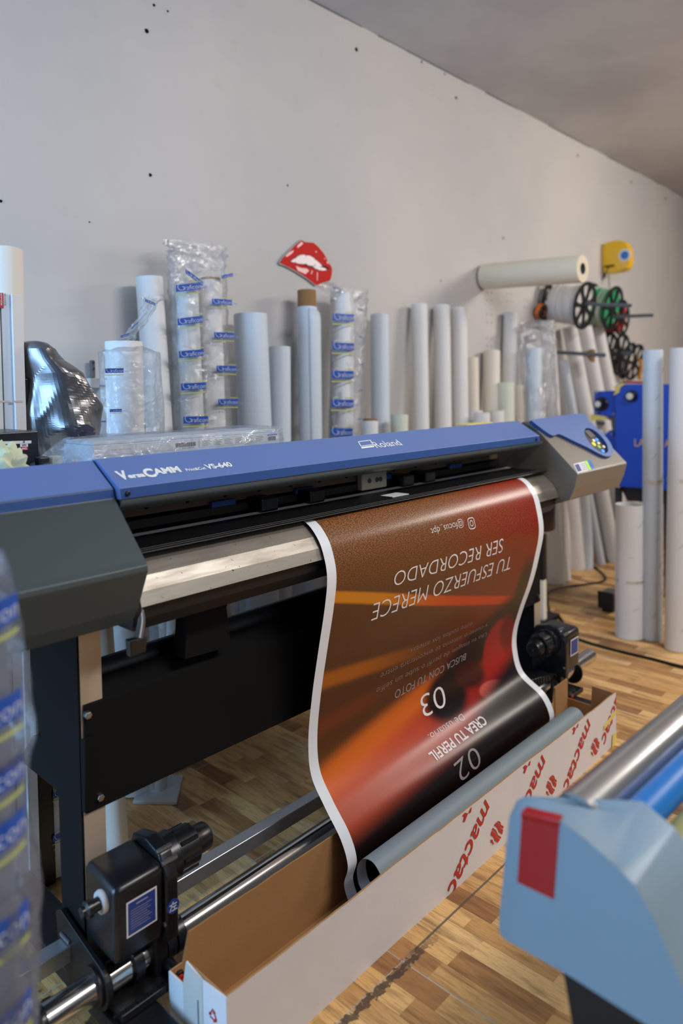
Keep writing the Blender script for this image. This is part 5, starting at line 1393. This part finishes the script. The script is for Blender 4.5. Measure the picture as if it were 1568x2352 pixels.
# rolls behind the left leg
def floor_roll(label, u, v, wpx, vt, m, group='rolls standing behind the left printer leg', zt=.9):
    Bp = atZ(u, v, 0.); r = wpx/2/FPX*depth(Bp); bm = B(); T = Bp+Vector((0, .08, zt)); spiral_body(bm, T, Bp+Vector((0, 0, .004)), r, -2.2, .03)
    tag(ob('paper_roll', bm, m, smooth=True, loc=Bp), label, 'paper roll', group); return Bp, r, COL.objects[-1]
floor_roll('round-ended white roll seen right of the left printer leg', 265, 1965, 62, 0, 'paper_warm')
Bq, rq, bp_ = floor_roll('thick white roll with blue bag print seen left of the left printer leg', 120, 1990, 120, 0, 'paper')
for v_ in (1835, 1935):
    p = atP(122, v_, Bq-Vector((0, rq+.006, 0)), Vector((0, 1, 0))); bm = B()
    logo_full(bm, lambda x, z: p+Vector((x, 0, z)), lambda x, z: p+Vector((x, -.0015, z)), .75); ob('printed_logo', bm, LM, bp_)
bm = B(); c = Bq+Vector((-.05, .0, 0))
# ------------------------------------------------------------------ foreground: end of a cutting plotter
ang = -math.radians(2.3)
PX0 = 1.0; po = atX(1180, 1852, PX0)
n_ = Vector((math.cos(ang), math.sin(ang), 0)); e_ = n_                       # e_ = along the roller
def pp(u, v, off=0.): return atP(u, v, po+e_*off, n_)
pt = thing('cutting_plotter', 'blurred grey-blue end of a cutting plotter with a red sticker, in the right foreground', 'plotter', (1.3, .5, 0))
pairs = [((1171,1878),(1184,1840),.03),((1196,1872),(1207,1828),.03),((1240,1882),(1255,1838),.03),((1290,1893),(1305,1853),.04),((1340,1930),(1370,1860),.06),((1380,1965),(1425,1868),.085),
         ((1415,1998),(1475,1840),.11),((1455,2037),(1550,1903),.11),((1500,2120),(1605,1975),.11),((1568,2282),(1680,2130),.11),((1760,2560),(1880,2400),.11)]
low_ = [(1760,2620),(1568,2402),(1300,2232),(1158,2152),(1150,2138),(1150,2118),(1160,2010)]
bm = B(); S_ = [bm.verts.new(pp(*p)) for p, q, w in pairs]; I_ = [bm.verts.new(pp(q[0], q[1], w)) for p, q, w in pairs]
S2 = [bm.verts.new(pp(*p)) for p in low_]; wl = [.11,.11,.05,.03,.03,.03,.03]; I2 = [bm.verts.new(pp(*p)+e_*w) for p, w in zip(low_, wl)]
SA, IA = S_+S2, I_+I2; n__ = len(SA)
bm.faces.new(SA); bmesh.ops.triangulate(bm, faces=[bm.faces.new(IA[::-1])])
for i in range(n__): bm.faces.new((SA[i], SA[(i+1) % n__], IA[(i+1) % n__], IA[i]))
es = [e for e in bm.edges if (e.verts[0] in S_ and e.verts[1] in S_) or (e.verts[0] in S2 and e.verts[1] in S2)]
es += [bm.edges.get((S_[7], I_[7])), bm.edges.get((S_[0], I_[0]))]
bmesh.ops.bevel(bm, geom=[e for e in es if e], offset=.0035, segments=3, affect='EDGES', profile=.5)
ob('end_housing', bm, 'plotter_grey', pt, smooth=True)
# red sticker, folded over the top edge
def stk(u, v, d=.0008): return pp(u, v)-e_*d
bm = B(); slab(bm, [stk(*p) for p in ((1198,1880),(1188,2026),(1272,2066),(1284,1902))], e_*.0004)
def onstrip(k, f, t): 
    a_ = S0[k].lerp(S0[k+1], f); b_ = I0[k].lerp(I0[k+1], f); return a_.lerp(b_, t)+Vector((0, 0, .0025))-e_*.001
S0 = [pp(*p) for p, q, w in pairs]; I0 = [pp(q[0], q[1], w) for p, q, w in pairs]
cr1 = S0[1].lerp(S0[2], .03)+Vector((0, 0, .0022))-e_*.0026; cr2 = S0[2].lerp(S0[3], .92)+Vector((0, 0, .0022))-e_*.0026
for q_ in ((stk(1284,1902), stk(1198,1880), cr1, cr2), (cr2, cr1, onstrip(1, .03, .12), onstrip(2, .92, .12))): bm.faces.new([bm.verts.new(p) for p in q_])
bm.faces.new([bm.verts.new(p) for p in (onstrip(2, .92, .12), onstrip(1, .03, .12), onstrip(1, .2, .42), onstrip(2, .95, .42))])
ob('red_sticker', bm, 'red_plastic', pt)
# roller and inner rollers
ro0 = atP(1315, 1890, po+e_*.050, n_)
bm = B(); cyl(bm, ro0+e_*.012, ro0+e_*1.6, .0405, 48); ob('silver_roller', bm, 'plotter_roller', pt, smooth=True)
r2 = atP(1458, 1890, po+e_*.112, n_); bm = B(); cyl(bm, r2, r2+e_*1.5, .027, 40); ob('blue_roller', bm, 'plotter_blue', pt, smooth=True)
r3 = r2+Vector((0, -.06, -.03)); bm = B(); cyl(bm, r3, r3+e_*1.5, .034, 32); ob('pale_roller', bm, 'plotter_olive', pt, smooth=True)
# leg
l0 = pp(1293, 2215, .02); l1 = pp(1300, 2352, .02)
bm = B(); hexa(bm, [(l0.x, l0.y-.40, .03), (l0.x+.06, l0.y-.40, .03), (l0.x+.06, l0.y-.10, .03), (l0.x, l0.y-.10, .03)], [(l0.x, l0.y-.34, l0.z-.01), (l0.x+.06, l0.y-.34, l0.z-.01), (l0.x+.06, l0.y, l0.z-.01), (l0.x, l0.y, l0.z-.01)]); lg = ob('leg', bm, 'black_metal', pt)
bm = B(); box(bm, (l0.x-.02, l0.y-.45, .0), (l0.x+.08, l0.y+.12, .035), .006); ob('foot', bm, 'black_metal', pt)
# ------------------------------------------------------------------ foreground: wrapped roll at the left edge
y_ = 1.0; T = atP(-100, 1300, Vector((.4, y_, 1)), Vector((.68, .73, 0))); Bp = Vector((T.x, T.y, 0))
rf = 128/FPX*depth(T)
fr = thing('wrapped_paper_roll', 'paper roll in blurred blue-printed plastic at the left edge, nearest the camera', 'paper roll', (Bp.x, Bp.y, 0))
bm = B(); spiral_body(bm, T-Vector((0, 0, .05)), Bp+Vector((0, 0, .003)), rf*.80, -2.2, .03); ob('rolled_sheet', bm, 'shaded_roll', fr, smooth=True)
prof = [(1270,0),(1300,14),(1400,34),(1500,46),(1600,50),(1700,62),(1760,46),(1850,40),(1900,40),(2000,56),(2100,58),(2200,54),(2352,48),(2500,50)]
zs = []
def vz(v): return atP(-100, v, T, Vector((.68, .73, 0))).z
bm = B(); rings = []; n = 56; m = 150; ztop = vz(1255)
base = (-100,)
for j in range(m+1):
    z = ztop*(1-j/m)+.002; 
    lo, hi = 1200., 4200.
    for _ in range(30):
        md_ = (lo+hi)/2
        if vz(md_) > z: lo = md_
        else: hi = md_
    v = lo; e = 50
    for (v0, u0), (v1, u1) in zip(prof, prof[1:]):
        if v0 <= v <= v1: e = u0+(u1-u0)*(v-v0)/(v1-v0)
    if v < 1270: e = -30
    R0 = (e+100)/FPX*depth(Vector((T.x, T.y, z)))*.96; row_ = []
    for k in range(n):
        a = 2*math.pi*k/n; nn = .007*noise.noise(Vector((math.cos(a)*2, math.sin(a)*2, z*9)))+.004*noise.noise(Vector((math.cos(a)*5, math.sin(a)*5, z*25)))
        row_.append(bm.verts.new((T.x+math.cos(a)*(R0+nn), T.y+math.sin(a)*(R0+nn), z)))
    rings.append(row_)
for p, q in zip(rings, rings[1:]):
    for k in range(n): bm.faces.new((p[k], p[(k+1) % n], q[(k+1) % n], q[k]))
bm.faces.new(rings[0])
ob('plastic_film', bm, 'milky_bag', fr, smooth=True)
for v_, a0 in ((1440, -1.0), (1650, -1.1), (1800, -.85), (1925, -1.0), (2125, -1.05), (2330, -.7)):
    z = vz(v_); u_r = 50
    for (v0, u0), (v1, u1) in zip(prof, prof[1:]):
        if v0 <= v_ <= v1: u_r = u0+(u1-u0)*(v_-v0)/(v1-v0)
    RR = (u_r+100)/FPX*depth(T)*.96+.003
    def wf(x, y, d=0.): a = -2.35+x/RR; return Vector((T.x+math.cos(a)*(RR+d), T.y+math.sin(a)*(RR+d), z+y+x*.10))
    bm = B()
    for off in (0.,):
        w0 = lambda x, y: wf(x+off, y); w1 = lambda x, y: wf(x+off, y, .0012)
        patch(bm, w0, 0, 0, .125, .036, 14, 1, mi=0); words(bm, w1, 'Graficon', .115, .024, -.01, mi=1, ox=.006, oy=.006); patch(bm, w0, 0, -.018, .125, -.012, 14, 1, mi=2)
    ob('printed_logo', bm, LM, fr)
